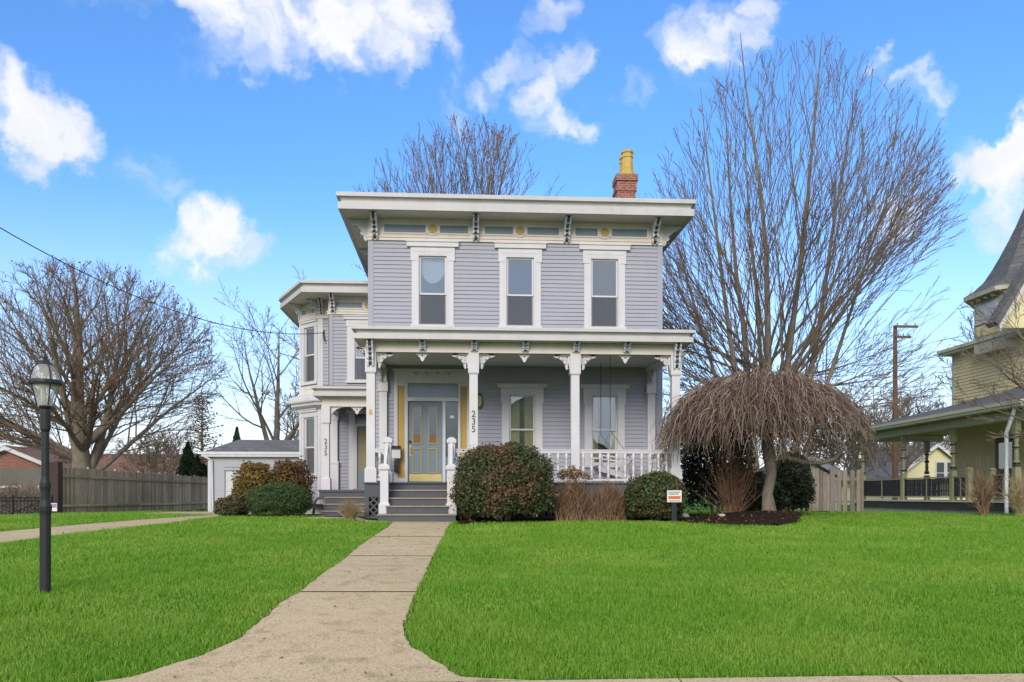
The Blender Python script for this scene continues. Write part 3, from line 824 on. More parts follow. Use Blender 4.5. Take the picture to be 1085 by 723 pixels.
# ---- windows
def window(W, uc, zt, zb, zr, hg, hc, cap_h, zct, zcb, zear, curtain=None, screen=True, lace=False, blind=False, sill=True, parent=house, depth=.05):
    mb = MB()
    W.box(mb, uc - cap_h, uc + cap_h, zcb, zct, 0, .10)                       # cap shelf
    W.box(mb, uc - cap_h - .02, uc + cap_h + .02, zct - .035, zct, .10, .125)
    zh = zt + .075; wj0 = hc - hg - .085
    W.box(mb, uc - hc - .03, uc + hc + .03, zh, zcb, 0, .055)                 # head board
    for s in (-1, 1): W.box(mb, *sorted((uc + s * (hc + .03), uc + s * (hc - wj0))), zear, zh, 0, .055)   # ears
    W.box(mb, uc - hc + .05, uc + hc - .05, zh + .07, zcb - .05, .055, .062)
    wj = hc - hg - .085
    for s in (-1, 1):
        W.box(mb, *sorted((uc + s * hc, uc + s * (hc - wj))), zb - .1, zear, 0, .042)
        W.box(mb, *sorted((uc + s * (hc - wj), uc + s * (hc - wj - .035))), zb - .05, zh, -.03, .052)
        W.box(mb, *sorted((uc + s * (hc - wj - .035), uc + s * (hg + .022))), zb - .05, zh, -.09, -.04)
    W.box(mb, uc - hc + wj, uc + hc - wj, zt + .042, zh + .001, -.09, .05)
    if sill: W.box(mb, uc - hc - .03, uc + hc + .03, zb - .14, zb - .05, 0, .085)
    win = mb.build('window', M['white'], parent)
    mb = MB(); a, b = hg + .045, .045
    def sash(z0, z1, o0, o1):
        W.box(mb, uc - hg - b, uc - hg, z0 - b, z1 + b, o0, o1); W.box(mb, uc + hg, uc + hg + b, z0 - b, z1 + b, o0, o1)
        W.box(mb, uc - hg, uc + hg, z1, z1 + b, o0, o1); W.box(mb, uc - hg, uc + hg, z0 - b, z0, o0, o1)
    sash(zr + .02, zt, -.045, -.012); sash(zb, zr - .03, -.075, -.046)
    mb.build('sash', M['white'], win)
    mb = MB(); W.box(mb, uc - hg, uc + hg, zr + .02, zt, -.032, -.028); W.box(mb, uc - hg, uc + hg, zb, zr - .03, -.064, -.060)
    mb.build('pane', M['glass'], win)
    if screen:
        mb = MB(); mb.add([W.p(uc - hg - .02, zb - .02, -.02), W.p(uc + hg + .02, zb - .02, -.02), W.p(uc + hg + .02, zr - .015, -.02), W.p(uc - hg - .02, zr - .015, -.02)], [(0, 1, 2, 3)])
        mb.build('insect_screen', M['screen'], win)
    if lace:
        mb = MB(); n = 40; vs = []
        for i in range(n + 1):
            u = uc - hg + 2 * hg * i / n; t = (i / n - .5) * 2
            zl = zt - .52 * math.sqrt(max(0, 1 - (t * .93) ** 2)) - .10 - .03 * abs(math.sin(i * .8))
            o = -.14 + .018 * math.sin(i * 1.7)
            vs += [W.p(u, zt + .02, o), W.p(u, zl, o)]
        mb.add(vs, [(2 * i, 2 * i + 2, 2 * i + 3, 2 * i + 1) for i in range(n)])
        mb.build('lace_valance', M['lace'], win, smooth=True)
    if blind:
        mb = MB(); W.box(mb, uc - hg - .03, uc + hg + .03, zr + .03, zt + .03, -.13, -.125); mb.build('roller_blind', M['blind'], win)
    if curtain:
        mb = MB()
        for s in (-1, 1):
            vs = []; n = 26; w = hg * curtain[1]
            for i in range(n + 1):
                u = uc + s * (hg + .05 - w * i / n); o = -.10 + .014 * math.sin(i * 1.3)
                vs += [W.p(u, zt + .1, o), W.p(u, zb - .1, o)]
            mb.add(vs, [(2 * i, 2 * i + 2, 2 * i + 3, 2 * i + 1) for i in range(n)])
        mb.build('curtain', M[curtain[0]], win, smooth=True)
    return win
for i, c in enumerate(UPW):
    window(front, c, 6.845, 5.12, 5.90, .315, .55, .68, 7.275, 7.12, 6.76, lace=(i == 0))
for c in LOW:
    window(front, c, 3.2, 1.46, 2.33, .295, .54, .65, 3.53, 3.43, 3.02, curtain=('curtain', .95 if c < 2 else .62), screen=False)

# ---- chimney
cx, cy, _ = at(662.5, 200, 26.0)
mb = MB()
mb.box(cx - .32, cx + .27, cy - .30, cy + .30, 8.5, 10.10)
mb.box(cx - .35, cx + .30, cy - .33, cy + .33, 10.10, 10.20); mb.box(cx - .32, cx + .30, cy - .31, cy + .31, 10.20, 10.42)
mb.box(cx - .35, cx + .34, cy - .35, cy + .35, 10.42, 10.62)
ch = mb.build('chimney', M['brick'], roof)
def pot(x, y, z, s):
    mb = MB(); a = math.pi / 8
    mb.lathe(x, y, [(r * s, z + h * s) for r, h in ((.27, 0), (.27, .10), (.215, .14), (.20, .50), (.19, .62), (.215, .64), (.215, .70), (.185, .72), (.185, .78), (.22, .80), (.22, .87), (.17, .875))], 8, a)
    mb.build('chimney_pot', M['pot'], roof)
pot(cx + .05, cy - .08, 10.62, .92); pot(cx + .04, cy + .26, 10.62, .86)

# ================================================================== FRONT PORCH
CY = 19.4
CXS = [-2.05, .32, 2.70, 5.09]
PE = [(-2.44, 22.0), (-2.44, 18.9), (5.45, 18.9), (5.45, 22.0)]
mb = MB()
mb.add([(-2.40, 18.93, 4.40), (5.41, 18.93, 4.40), (5.41, 21.98, 4.86), (-2.40, 21.98, 4.86), (-2.40, 21.98, 4.40), (5.41, 21.98, 4.40)], [(0, 1, 2, 3), (0, 3, 4), (1, 5, 2)])
pr = mb.build('porch_roof', M['roof_metal'], house)
mb = MB(); sweep(mb, PE, eave_profile(4.13, .28, .10)); mb.build('cornice', M['cornice'], pr)
mb = MB(); mb.box(-2.36, 5.37, 18.98, 19.26, 4.135, 4.15); mb.box(-2.36, -2.19, 19.26, 21.98, 4.135, 4.15); mb.box(5.23, 5.37, 19.26, 21.98, 4.135, 4.15)
mb.build('soffit', M['cream'], pr)
mb = MB()
mb.box(-2.17, 5.21, 19.29, 19.51, 3.97, 4.14); mb.box(-2.19, 5.23, 19.27, 19.53, 3.885, 3.97)
for x0, x1 in ((-2.16, -1.94), (4.98, 5.20)):
    mb.box(x0, x1, 19.51, 21.97, 3.97, 4.14); mb.box(x0 - .02, x1 + .02, 19.53, 21.97, 3.885, 3.97)
mb.build('porch_beam', M['cream'], house)
# beaded ceiling boards running front to back
mb = MB(); x = -1.94
while x < 4.98:
    mb.box(x, min(x + .082, 4.98), 19.53, 21.97, 4.0, 4.02); mb.box(x + .082, min(x + .09, 4.99), 19.53, 21.97, 4.008, 4.02); x += .09
mb.build('porch_ceiling', M['ceiling'], house)
# columns
def column(x, y, zb, zt, w=.10, capital=True):
    mb = MB()
    mb.frus(x, y, zb, zb + .30, w + .035, w + .035); mb.frus(x, y, zb + .30, zb + .35, w + .035, w)
    mb.frus(x, y, zb + .35, zt - .50, w, w * .96)
    mb.frus(x, y, zt - .50, zt - .46, w * .96, w + .025); mb.frus(x, y, zt - .46, zt, w + .025, w + .025)
    return mb
col0 = column(CXS[0], CY, .88, 3.885).build('column', M['white'], house)
cols = [col0]
for x in CXS[1:]:
    c = copy_tree(col0, house); c.location = (x - CXS[0], 0, 0); cols.append(c)
for x in (-2.0, 5.10):
    mb = MB()
    mb.box(x - .10, x + .10, 21.86, 21.98, .88, 3.30); mb.box(x - .125, x + .125, 21.83, 21.98, 3.30, 3.55); mb.box(x - .10, x + .10, 21.80, 21.98, 3.55, 3.885); mb.box(x - .13, x + .13, 21.83, 21.98, .88, 1.2)
    mb.build('pilaster', M['white'], house)
# eave brackets of the porch
PW = Wall(0, 19.29, 1, 0)
PBX = [CXS[0]] + [CXS[0] + 1.19 * i for i in range(1, 6)] + [CXS[3]]
long0 = bracket_mesh(PW, CXS[0], 4.13, .56, .2, .15, 'porch_bracket')
c = copy_tree(long0, house); c.location = (CXS[3] - CXS[0], 0, 0)
sh0 = bracket_mesh(PW, PBX[1], 4.13, .2, .2, .15, 'porch_bracket')
for x in PBX[2:-1]:
    c = copy_tree(sh0, house); c.location = (x - PBX[1], 0, 0)
# fretwork between column and beam
def fret(xc, s, y, zt, sz=.34, horiz=True):
    mb = MB()
    fn = (lambda a, b, d: (xc + s * a, y + d, zt + b)) if horiz else (lambda a, b, d: (xc + d, y + s * a, zt + b))
    w = .045; d0, d1 = -.03, .03
    mb.ribbon([(0, -.02), (sz * 1.08, -.02)], .045, fn, d0, d1); mb.ribbon([(.022, -.04), (.022, -sz)], .045, fn, d0, d1)
    n = 24; sc = []
    for i in range(n + 1):
        t = i / n * math.pi / 2; r = .055 * sz * abs(math.sin(i / n * math.pi * 4)) + 0
        sc.append((sz * (1.05 - .93 * math.sin(t)) + r * .8, -sz * (1.0 - .93 * math.cos(t)) - r * .8))
    mb.ribbon(sc, .085, fn, d0, d1)
    cur = [(sz * (.36 + .20 * (1 - i / 16) * math.cos(.7 * i + 2.2)), -sz * (.36 + .20 * (1 - i / 16) * math.sin(.7 * i + 2.2))) for i in range(14)]
    mb.ribbon(cur, .036, fn, d0 * .8, d1 * .8)
    mb.ribbon([(sz * .06, -sz * .62), (sz * .30, -sz * .56)], .02, fn, d0 * .8, d1 * .8); mb.ribbon([(sz * .62, -sz * .06), (sz * .56, -sz * .30)], .02, fn, d0 * .8, d1 * .8)
    mb.build('fretwork', M['white'], house)
for i, x in enumerate(CXS):
    if i > 0: fret(x - .125, -1, CY, 3.885)
    if i < 3: fret(x + .125, 1, CY, 3.885)
fret(CXS[0] - .125, -1, CY, 3.885 + .12, .2); fret(CXS[3] + .125, 1, CY, 3.885 + .12, .2)
for x in (CXS[0], CXS[3]):
    fret(x, 1, CY + .125, 3.885, .3, False); fret(x, -1, 21.80, 3.885, .3, False)
def pendant(x, y, zt, s=1.0):
    mb = MB(); fn = lambda a, b, d: (x + a * s, y + d, zt + b * s)
    L = [(-.16, 0), (.16, 0), (.15, -.03), (.12, -.05), (.105, -.03), (.095, -.07), (.075, -.10), (.055, -.085), (.05, -.13), (.03, -.17), (0, -.20)]
    L = L + [(-a, b) for a, b in reversed(L[2:-1])]
    mb.prism(L, fn, -.025, .025); p = mb.build('pendant_drop', M['white'], house)
    mb = MB(); mb.prism([(.022 * math.cos(i), -.065 + .022 * math.sin(i)) for i in np.linspace(0, 6.28, 9)[:-1]], fn, -.028, -.024); mb.build('pendant_hole', M['dark_slate'], p)
    return p
p0 = pendant((CXS[0] + CXS[1]) / 2, CY, 3.885)
for i in (1, 2):
    c = copy_tree(p0, house); c.location = ((CXS[i] + CXS[i + 1]) / 2 - (CXS[0] + CXS[1]) / 2, 0, 0)
# floor, skirt and lattice
mb = MB()
y = 19.08
while y < 21.98:
    mb.box(-2.2, 5.24, y, min(y + .1, 21.98), .85, .88); y += .104
mb.build('porch_floor', M['dark_slate'], house)
mb = MB(); mb.box(-2.17, 5.21, 19.13, 19.17, .60, .85); mb.box(-2.17, -2.13, 19.17, 21.95, .60, .85); mb.box(5.17, 5.21, 19.17, 21.95, .6, .85)
mb.build('porch_skirt', M['dark_slate'], house)
def lattice(W, u0, u1, z0, z1, mat, parent=house, st=.16, w=.035, fr=.10):
    mb = MB(); fn = lambda a, b, d: W.p(a, b, d)
    W.box(mb, u0, u0 + fr, z0, z1, -.02, .02); W.box(mb, u1 - fr, u1, z0, z1, -.02, .02)
    W.box(mb, u0 + fr, u1 - fr, z1 - fr * .6, z1, -.02, .02); W.box(mb, u0 + fr, u1 - fr, z0, z0 + fr * .6, -.02, .02)
    a0, a1, b0, b1 = u0 + fr, u1 - fr, z0 + fr * .6, z1 - fr * .6
    for s, off in ((1, .0), (-1, .012)):
        c = (a0 - (b1 - b0)) if s > 0 else a0
        end = a1 if s > 0 else a1 + (b1 - b0)
        while c < end:
            t0 = max(0, (a0 - c) * s if s > 0 else (c - a1)); t1 = min(b1 - b0, (a1 - c) if s > 0 else (c - a0))
            if t1 - t0 > .02: mb.ribbon([(c + s * t0, b0 + t0), (c + s * t1, b0 + t1)], w, fn, -.012 + off, .0 + off)
            c += st
    return mb.build('lattice', M[mat], parent)
SK = Wall(0, 19.15, 1, 0)
lattice(SK, -2.17, -1.50, .05, .60, 'dark_slate'); lattice(SK, -.2, 2.5, .05, .60, 'dark_slate'); lattice(SK, 2.5, 5.21, .05, .60, 'dark_slate')
lattice(Wall(-2.15, 21.95, 0, -1), 0, 2.78, .05, .6, 'dark_slate'); lattice(Wall(5.19, 19.17, 0, 1), 0, 2.78, .05, .6, 'dark_slate')
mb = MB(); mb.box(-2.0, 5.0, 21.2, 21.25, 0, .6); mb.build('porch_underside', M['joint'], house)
# steps
mb = MB(); me = MB()
RI, RUN = .176, .27
for i in range(4):
    zt = RI * (i + 1); yf = 18.02 + RUN * i
    x0, x1 = (-1.76, -.09) if i == 0 else (-1.60, -.26)
    mb.box(x0, x1, yf, 19.13 - .002 * i, zt - RI + (.0 if i else -.05) + .0015, zt - .028)
    mb.box(x0 - .02, x1 + .02, yf - .03 + .008, 19.12, zt - .026, zt)
    me.box(x0 - .02, x1 + .02, yf - .032, yf - .022, zt - .03, zt + .002)
st = mb.build('steps', M['dark_slate'], house); me.build('tread_edge', M['step_edge'], st)
# newels and rails
def newel(x, y, z0, z1, w=.088, ball=True):
    mb = MB()
    mb.frus(x, y, z0, z0 + .20, w + .03, w + .03); mb.frus(x, y, z0 + .20, z0 + .25, w + .03, w)
    mb.frus(x, y, z0 + .25, z1 - .16, w, w); mb.frus(x, y, z1 - .16, z1 - .125, w, w + .03); mb.frus(x, y, z1 - .125, z1 - .06, w + .03, w + .03)
    mb.frus(x, y, z1 - .06, z1, w + .03, w * .55)
    return mb
NX = (-1.655, -.19)
n0 = newel(NX[0], 18.45, .352 - .176, 1.28).build('newel_post', M['white'], house)
c = copy_tree(n0, house); c.location = (NX[1] - NX[0], 0, 0)
n1 = newel(NX[0], 19.25, .88, 1.92, .08).build('newel_post', M['white'], house)
c = copy_tree(n1, house); c.location = (NX[1] - NX[0], 0, 0)
for x in NX:
    mb = MB(); mb.tube([(x, 18.5, 1.10), (x, 19.2, 1.78)], [.045, .045], 4); mb.tube([(x, 18.5, .42), (x, 19.2, 1.02)], [.035, .035], 4)
    hr = mb.build('handrail', M['white'], house)
    for t in (.25, .5, .75):
        mb = MB(); mb.lathe(x, 18.5 + .7 * t, [(.02, .45 + .6 * t), (.03, .6 + .62 * t), (.018, .7 + .64 * t), (.03, .9 + .66 * t), (.02, 1.08 + .68 * t)], 6); mb.build('baluster', M['white'], hr, smooth=True)
BAL = [(.036, 0), (.036, .09), (.020, .11), (.026, .14), (.040, .21), (.034, .28), (.018, .36), (.034, .385), (.018, .41), (.026, .45), (.036, .47), (.036, .60)]
bal_me = None
def railing(p0, p1, n, z0=.97):
    global bal_me
    (x0, y0), (x1, y1) = p0, p1
    W = Wall(x0, y0, x1 - x0, y1 - y0); L = W.len
    mb = MB(); W.box(mb, 0, L, z0 + .60, z0 + .66, -.035, .035); W.box(mb, 0, L, z0 + .66, z0 + .685, -.05, .05); W.box(mb, 0, L, z0 - .05, z0, -.035, .035)
    if L > 1.5: W.box(mb, L / 2 - .035, L / 2 + .035, .88, z0 - .05, -.035, .035)
    r = mb.build('railing', M['white'], house)
    for i in range(n):
        u = L * (i + .5) / n; x, y, _ = W.p(u, 0, 0)
        if bal_me is None:
            mb = MB(); mb.lathe(0, 0, [(a, b) for a, b in BAL], 8); o = mb.build('baluster', M['white'], r, smooth=True); bal_me = o.data; o.location = (x, y, z0)
        else:
            o = bpy.data.objects.new('baluster', bal_me); C.objects.link(o); o.parent = r; o.matrix_parent_inverse = wmat(r).inverted(); o.location = (x, y, z0)
railing((CXS[0] + .1, CY - .05), (NX[0] - .08, 19.3), 1)
railing((NX[1] + .08, 19.3), (CXS[1] - .1, CY - .05), 2)
railing((CXS[1] + .1, CY), (CXS[2] - .1, CY), 11); railing((CXS[2] + .1, CY), (CXS[3] - .1, CY), 11)
railing((CXS[3], CY + .1), (CXS[3], 21.85), 11); railing((CXS[0], 21.85), (CXS[0], CY + .1), 11)

# ---- front door with surround
mb = MB()
front.box(mb, -1.72, .265, 3.56, 3.88, 0, .06); front.box(mb, -1.76, .305, 3.86, 3.90, 0, .10)
front.box(mb, -1.72, .265, 3.42, 3.56, 0, .05) if False else None
for a, b in ((-1.72, -1.63), (.19, .265), (-1.445, -1.365), (-.045, .02)): front.box(mb, a, b, .9, 3.56, -.05, .055)
front.box(mb, -1.365, -.045, 3.06, 3.155, -.06, .05); front.box(mb, -.45, -.375, .9, 3.06, -.06, .05); front.box(mb, -1.365, -.045, 3.53, 3.56, -.05, .05)
front.box(mb, -1.63, -1.445, .9, 1.03, -.05, .03); front.box(mb, .02, .19, .9, 1.03, -.05, .03); front.box(mb, -1.63, -1.445, 3.46, 3.56, -.05, .03); front.box(mb, .02, .19, 3.46, 3.56, -.05, .03)
front.box(mb, -1.73, -1.36, .88, .98, .055, .10)
dsur = mb.build('door_surround', M['white'], house)
mb = MB()
for k in range(4):
    u = -1.15 + k * .285 + .0
    for du, dz, r in ((0, .0, .022), (.045, .012, .014), (-.045, .012, .014), (.085, .0, .010), (-.085, 0, .010), (0, -.07, .016)):
        mb.prism([(u + du + r * math.cos(t), 3.79 + dz + r * math.sin(t)) for t in np.linspace(0, 6.28, 9)[:-1]], lambda a, b, d: front.p(a, b, d), .058, .063)
mb.build('header_piercing', M['digit'], dsur)
for a, b in ((-1.63, -1.445), (.02, .19)): mb = MB(); front.box(mb, a, b, 1.03, 3.46, -.03, .012); mb.build('side_panel', M['ochre'], dsur)
mb = MB(); front.box(mb, -1.365, -.045, 3.155, 3.53, -.03, -.024); mb.build('transom', M['glass_dark'], dsur)
mb = MB(); front.box(mb, -.375, -.045, .95, 1.6, -.04, -.0); mb.build('sidelight_panel', M['door'], dsur)
mb = MB(); front.box(mb, -.375, -.045, 1.6, 3.06, -.03, -.024); sl = mb.build('sidelight', M['glass_dark'], dsur)
mb = MB(); front.box(mb, -.26, -.15, 2.62, 2.69, -.023, -.020); mb.build('sticker', M['sign_white'], sl)
mb = MB(); front.box(mb, -.375, -.045, .95, 3.06, -.16, -.14); front.box(mb, -1.365, -.045, 3.1, 3.55, -.22, -.2); mb.build('sidelight_curtain', paint('blue_grey_curtain', (.12, .15, .19), .9, .1), dsur)
mb = MB(); front.box(mb, -1.365, -.45, .92, 3.06, -.06, -.02); door = mb.build('door', M['door'], house)
mb = MB(); ml = MB(); gl = MB()
for u0, u1, z0, z1, g in ((-1.245, -1.0, 1.93, 2.93, True), (-.83, -.585, 1.93, 2.93, True), (-1.245, -1.0, 1.16, 1.83, False), (-.83, -.585, 1.16, 1.83, False)):
    t = .028
    front.box(mb, u0, u0 + t, z0, z1, -.02, .0); front.box(mb, u1 - t, u1, z0, z1, -.02, .0); front.box(mb, u0 + t, u1 - t, z1 - t, z1, -.02, 0); front.box(mb, u0 + t, u1 - t, z0, z0 + t, -.02, 0)
    if g:
        front.box(gl, u0 + t, u1 - t, z0 + t, z1 - t, -.0195, -.016); front.box(ml, u0 + t, u1 - t, z0 + t, z0 + .24, -.0155, -.010)
mb.build('door_moulding', M['ochre'], door); gl.build('door_light', M['glass_dark'], door); ml.build('door_reflection', paint('amber_reflection_paint', (.22, .12, .05), .5, .1), door)  # amber curtain reflection low in the door lights, painted as a brown strip
mb = MB(); front.box(mb, -1.33, -.48, .95, 1.14, -.02, -.012); mb.build('kick_plate', M['brass'], door)
mb = MB(); front.box(mb, -1.32, -1.27, 1.62, 1.90, -.02, -.005); mb.tube([front.p(-1.295, 1.68, 0), front.p(-1.295, 1.68, .05), front.p(-1.295, 1.80, .05), front.p(-1.295, 1.85, 0)], .012, 6)
mb.build('handle', M['brass'], door)
mb = MB(); mb.lathe(0, 0, [(.03, 0), (.03, .02), (.012, .025)], 10); o = mb.build('lock', M['black'], door); o.matrix_parent_inverse = Matrix(); o.location = (-1.31, 21.985, 2.0); o.rotation_euler = (R(90), 0, 0)
mb = MB(); front.box(mb, -1.4, -.4, .88, .93, -.08, .10); mb.build('sill', M['dark_slate'], dsur)
# wall lamp, oval and brassy
mb = MB(); ov = lambda sx, sz: [(.52 + sx * math.cos(t), 3.07 + sz * math.sin(t)) for t in np.linspace(0, 2 * math.pi, 21)[:-1]]
mb.prism(ov(.10, .22), lambda a, b, d: front.p(a, b, d), .015, .06)
wl_ = mb.build('wall_lamp', paint('dark_bronze', (.10, .075, .045), .4, .15), house)
mb = MB(); mb.prism(ov(.062, .15), lambda a, b, d: front.p(a, b, d), .06, .11); mb.build('lamp_glass', paint('amber_shade', (.42, .34, .20), .3, .1), wl_)

# ---- numerals
def text_obj(s, size, loc, mat, parent, name='house_numeral', rot=(R(90), 0, 0), ext=.006):
    cu = bpy.data.curves.new('t', 'FONT'); cu.body = s; cu.size = size; cu.extrude = ext; cu.align_x = 'CENTER'
    cu.resolution_u = 4
    o = bpy.data.objects.new('t', cu); C.objects.link(o)
    dg = bpy.context.evaluated_depsgraph_get(); dg.update()
    me = bpy.data.meshes.new_from_object(o.evaluated_get(dg))
    bpy.data.objects.remove(o); bpy.data.curves.remove(cu)
    me.materials.clear(); me.materials.append(mat)
    Mx = Matrix.Translation(loc) @ Matrix.Rotation(rot[2], 4, 'Z') @ Matrix.Rotation(rot[0], 4, 'X')
    me.transform(Mx)
    return link(name, me, parent)
for i, ch_ in enumerate('235'):
    text_obj(ch_, .215, (CXS[1], CY - .107, 2.40 - i * .175), M['digit'], cols[1])
mb = MB(); mb.prism([(CXS[0] + a, 2.5 + b) for a, b in ((-.035, -.06), (.035, -.06), (.035, .03), (.02, .06), (-.02, .06), (-.035, .03))], lambda a, b, d: (a, CY - d, b), .098, .106)
mb.build('small_plaque', M['pot'], col0)

# ================================================================== SIDE WING
GY0 = 26.0
ring = [(-4.03, 26.0), (-4.03, 26.6), (-4.41, 26.6), (-5.16, 27.35), (-5.16, 30.0), (-4.41, 30.75), (-4.03, 30.75), (-4.03, 32.0)]
wf = Wall(-4.03, GY0, 1, 0)                         # front of the wing; u = X + 4.03
def wu(x): return x + 4.03
WWU = wu(-2.88)
wh = [(WWU - .36, WWU + .36, 4.14, 5.85), (wu(-3.24), wu(-2.4), .7, 3.2)]
mb = MB(); clapboard(mb, wf, 0, 1.66, .5, 6.2, wh); mb.keep = True; mb.build('wing_wall', M['siding'], house)
facets = list(zip(ring[1:-1], ring[2:]))
bayW = None
for (a, b) in [((-4.41, 26.6), (-4.03, 26.6)), ((-5.16, 27.35), (-4.41, 26.6)), ((-5.16, 30.0), (-5.16, 27.35)), ((-4.41, 30.75), (-5.16, 30.0)), ((-4.03, 30.75), (-4.41, 30.75)), ((-4.03, 32), (-4.03, 30.75)), ((-4.03, 26.6), (-4.03, 26.0)), ((-2.38, 32), (-4.03, 32))]:
    W = Wall(a[0], a[1], b[0] - a[0], b[1] - a[1]); L = W.len; hs = []
    isw = abs(L - 1.06) < .05 or L > 2
    if isw: hs = [(L / 2 - .3, L / 2 + .3, 4.2, 6.0), (L / 2 - .3, L / 2 + .3, 1.25, 3.1)]
    mb = MB(); clapboard(mb, W, 0, L, .3, 6.2, hs); mb.keep = True; mb.build('wing_wall', M['siding'], house)
    mb = MB(); W.box(mb, -.03, .09, .3, 6.2, 0, .03); W.box(mb, L - .09, L + .03, .3, 6.2, 0, .03); mb.build('corner_board', M['white'], house)
    if isw:
        window(W, L / 2, 5.92, 4.26, 5.08, .24, .41, .45, 6.2, 6.1, 5.96, blind=True)
        window(W, L / 2, 3.04, 1.30, 2.12, .24, .41, .45, 3.34, 3.24, 3.09, curtain=('blind', .9), screen=True)
        mb = MB(); W.box(mb, .08, L - .08, 3.62, 4.08, .0, .035); W.box(mb, .25, L - .25, 3.98, 4.06, .035, .045); mb.build('band_board', M['cream'], house)
    if L < 2: frieze(W, 0, L, 6.18, 6.74, [(.12, L / 2 - .12), (L / 2 + .12, L - .12)] if isw else [], [(L / 2, .085)] if isw else [], (6.38, 6.53))
frieze(wf, 0, 1.65, 6.18, 6.74, [(.22, 1.02)], [(1.19, .11)], (6.38, 6.55))
mb = MB(); wf.box(mb, -.02, .12, .5, 6.2, 0, .03); mb.build('corner_board', M['siding'], house)
window(wf, WWU, 5.75, 4.2, 4.85, .315, .60, .70, 6.14, 6.02, 5.80, curtain=('blind', .6))
# interior floors of the wing
mb = MB(); mb.box(-4.9, -2.4, 27.4, 31.9, .6, .7); mb.box(-4.9, -2.4, 27.4, 31.9, 3.6, 3.8); mb.box(-3.9, -2.4, 26.1, 27.4, 3.6, 3.8); mb.box(-4.9, -2.4, 28.6, 28.7, .7, 6.2); mb.build('interior', M['room'], house)
# wing roof with its bent eave
WE = [(-5.95, 31.2), (-5.95, 27.75), (-4.80, 25.36), (-2.39, 25.36)]
mb = MB(); sweep(mb, WE, eave_profile(6.72, .36, .12)); mb.build('cornice', M['cornice'], roof)
mb = MB(); mb.prism([(-5.9, 31.2), (-5.9, 27.77), (-4.77, 25.41), (-2.4, 25.41), (-2.4, 31.2)], lambda a, b, d: (a, b, d), 6.735, 6.76); mb.build('soffit', M['cream'], roof)
mb = MB(); mb.add([(-5.9, 31.2, 7.07), (-5.9, 27.77, 7.07), (-4.77, 25.41, 7.07), (-2.4, 25.41, 7.07), (-2.4, 29.5, 7.75), (-2.4, 33, 7.4), (-5.4, 33, 7.07)], [(0, 1, 4), (1, 2, 4), (2, 3, 4), (0, 4, 5), (0, 5, 6)]); mb.build('wing_roof', M['shingle'], house)
bracket_mesh(wf, .12, 6.73, .5, .45, .14)
W = Wall(-4.41, 26.6, .38, 0); bracket_mesh(W, .05, 6.73, .45, .38, .12)
W = Wall(-5.16, 27.35, .75, -.75); 
def bracket_any(W, u, zt, h, out, w):
    pts = [(0, 0), (out, 0), (out, -.12 * h), (out * .8, -.2 * h), (out * .72, -.3 * h), (out * .45, -.42 * h), (out * .4, -.6 * h), (out * .2, -.75 * h), (out * .18, -h), (0, -h)]
    mb = MB()
    for s in (-1, 1): mb.prism(pts, lambda o, z, d: W.p(u + d, zt + z, o + .03), s * w / 2, s * w * .22)
    b = mb.build('bracket', M['white'], house)
    mb = MB(); mb.prism([(a * .93, c * .97) for a, c in pts], lambda o, z, d: W.p(u + d, zt + z, o + .03), -w * .21, w * .21); mb.build('bracket_core', M['dark_slate'], b)
bracket_any(W, .08, 6.73, .45, .4, .12); bracket_any(W, W.len - .06, 6.73, .45, .4, .12)
# moulded skirt roof round the bay, between the storeys
SKT = [(-5.52, 30.3), (-5.52, 27.2), (-4.56, 26.24), (-4.05, 26.24)]
mb = MB(); sweep(mb, SKT, [(.36, 3.30), (.30, 3.32), (.10, 3.42), (.08, 3.50), (.02, 3.52), (.0, 3.56), (.0, 3.66), (.03, 3.70), (.36, 3.84)]); mb.build('bay_cornice', M['white'], house)
mb = MB(); mb.box(-5.0, -4.1, 27.3, 31, -.2, .32); mb.build('foundation', M['foundation'], house)
# side porch in the corner between the wing and the house
SPE = [(-4.15, 26.0), (-4.15, 23.5), (-2.40, 23.5)]
mb = MB(); mb.add([(-4.12, 23.53, 3.62), (-2.4, 23.53, 3.62), (-2.4, 25.99, 3.98), (-4.12, 25.99, 3.98), (-4.12, 25.99, 3.62)], [(0, 1, 2, 3), (0, 3, 4)])
spr = mb.build('porch_roof', M['roof_metal'], house)
mb = MB(); sweep(mb, SPE, eave_profile(3.37, .27, .1)); mb.build('cornice', M['cornice'], spr)
mb = MB(); mb.box(-4.05, -2.4, 23.6, 25.98, 3.372, 3.39); mb.build('porch_ceiling', M['ceiling'], house)
mb = MB(); mb.box(-3.90, -2.4, 23.82, 24.0, 3.1, 3.37); mb.box(-3.90, -3.70, 24.0, 25.98, 3.1, 3.37); mb.build('porch_beam', M['cream'], house)
pc = column(-3.79, 23.91, .74, 3.1, .095).build('column', M['white'], house)
for i, ch_ in enumerate('235'): text_obj(ch_, .20, (-3.79, 23.91 - .102, 2.05 - i * .17), M['digit'], pc)
mb = MB(); mb.box(-3.98, -3.76, 25.86, 25.98, .74, 3.1); mb.box(-4.0, -3.73, 25.84, 25.99, .74, 1.55); mb.box(-4.02, -3.72, 25.82, 25.99, 1.55, 1.62); mb.box(-4.0, -3.73, 25.84, 25.99, 2.9, 3.1); mb.build('pilaster', M['white'], house)
mb = MB(); fn = lambda a, b, d: (a, 23.91 + d, b)
arc = [(-3.66 + .36 * (1 - math.cos(t)), 2.74 + .34 * math.sin(t)) for t in np.linspace(0, 1.57, 9)]
mb.prism([(-3.67, 3.1)] + arc + [(-3.25, 3.1)], fn, -.03, .03)
mb.build('fretwork', M['white'], house); pendant(-2.92, 23.91, 3.1, 1.1)
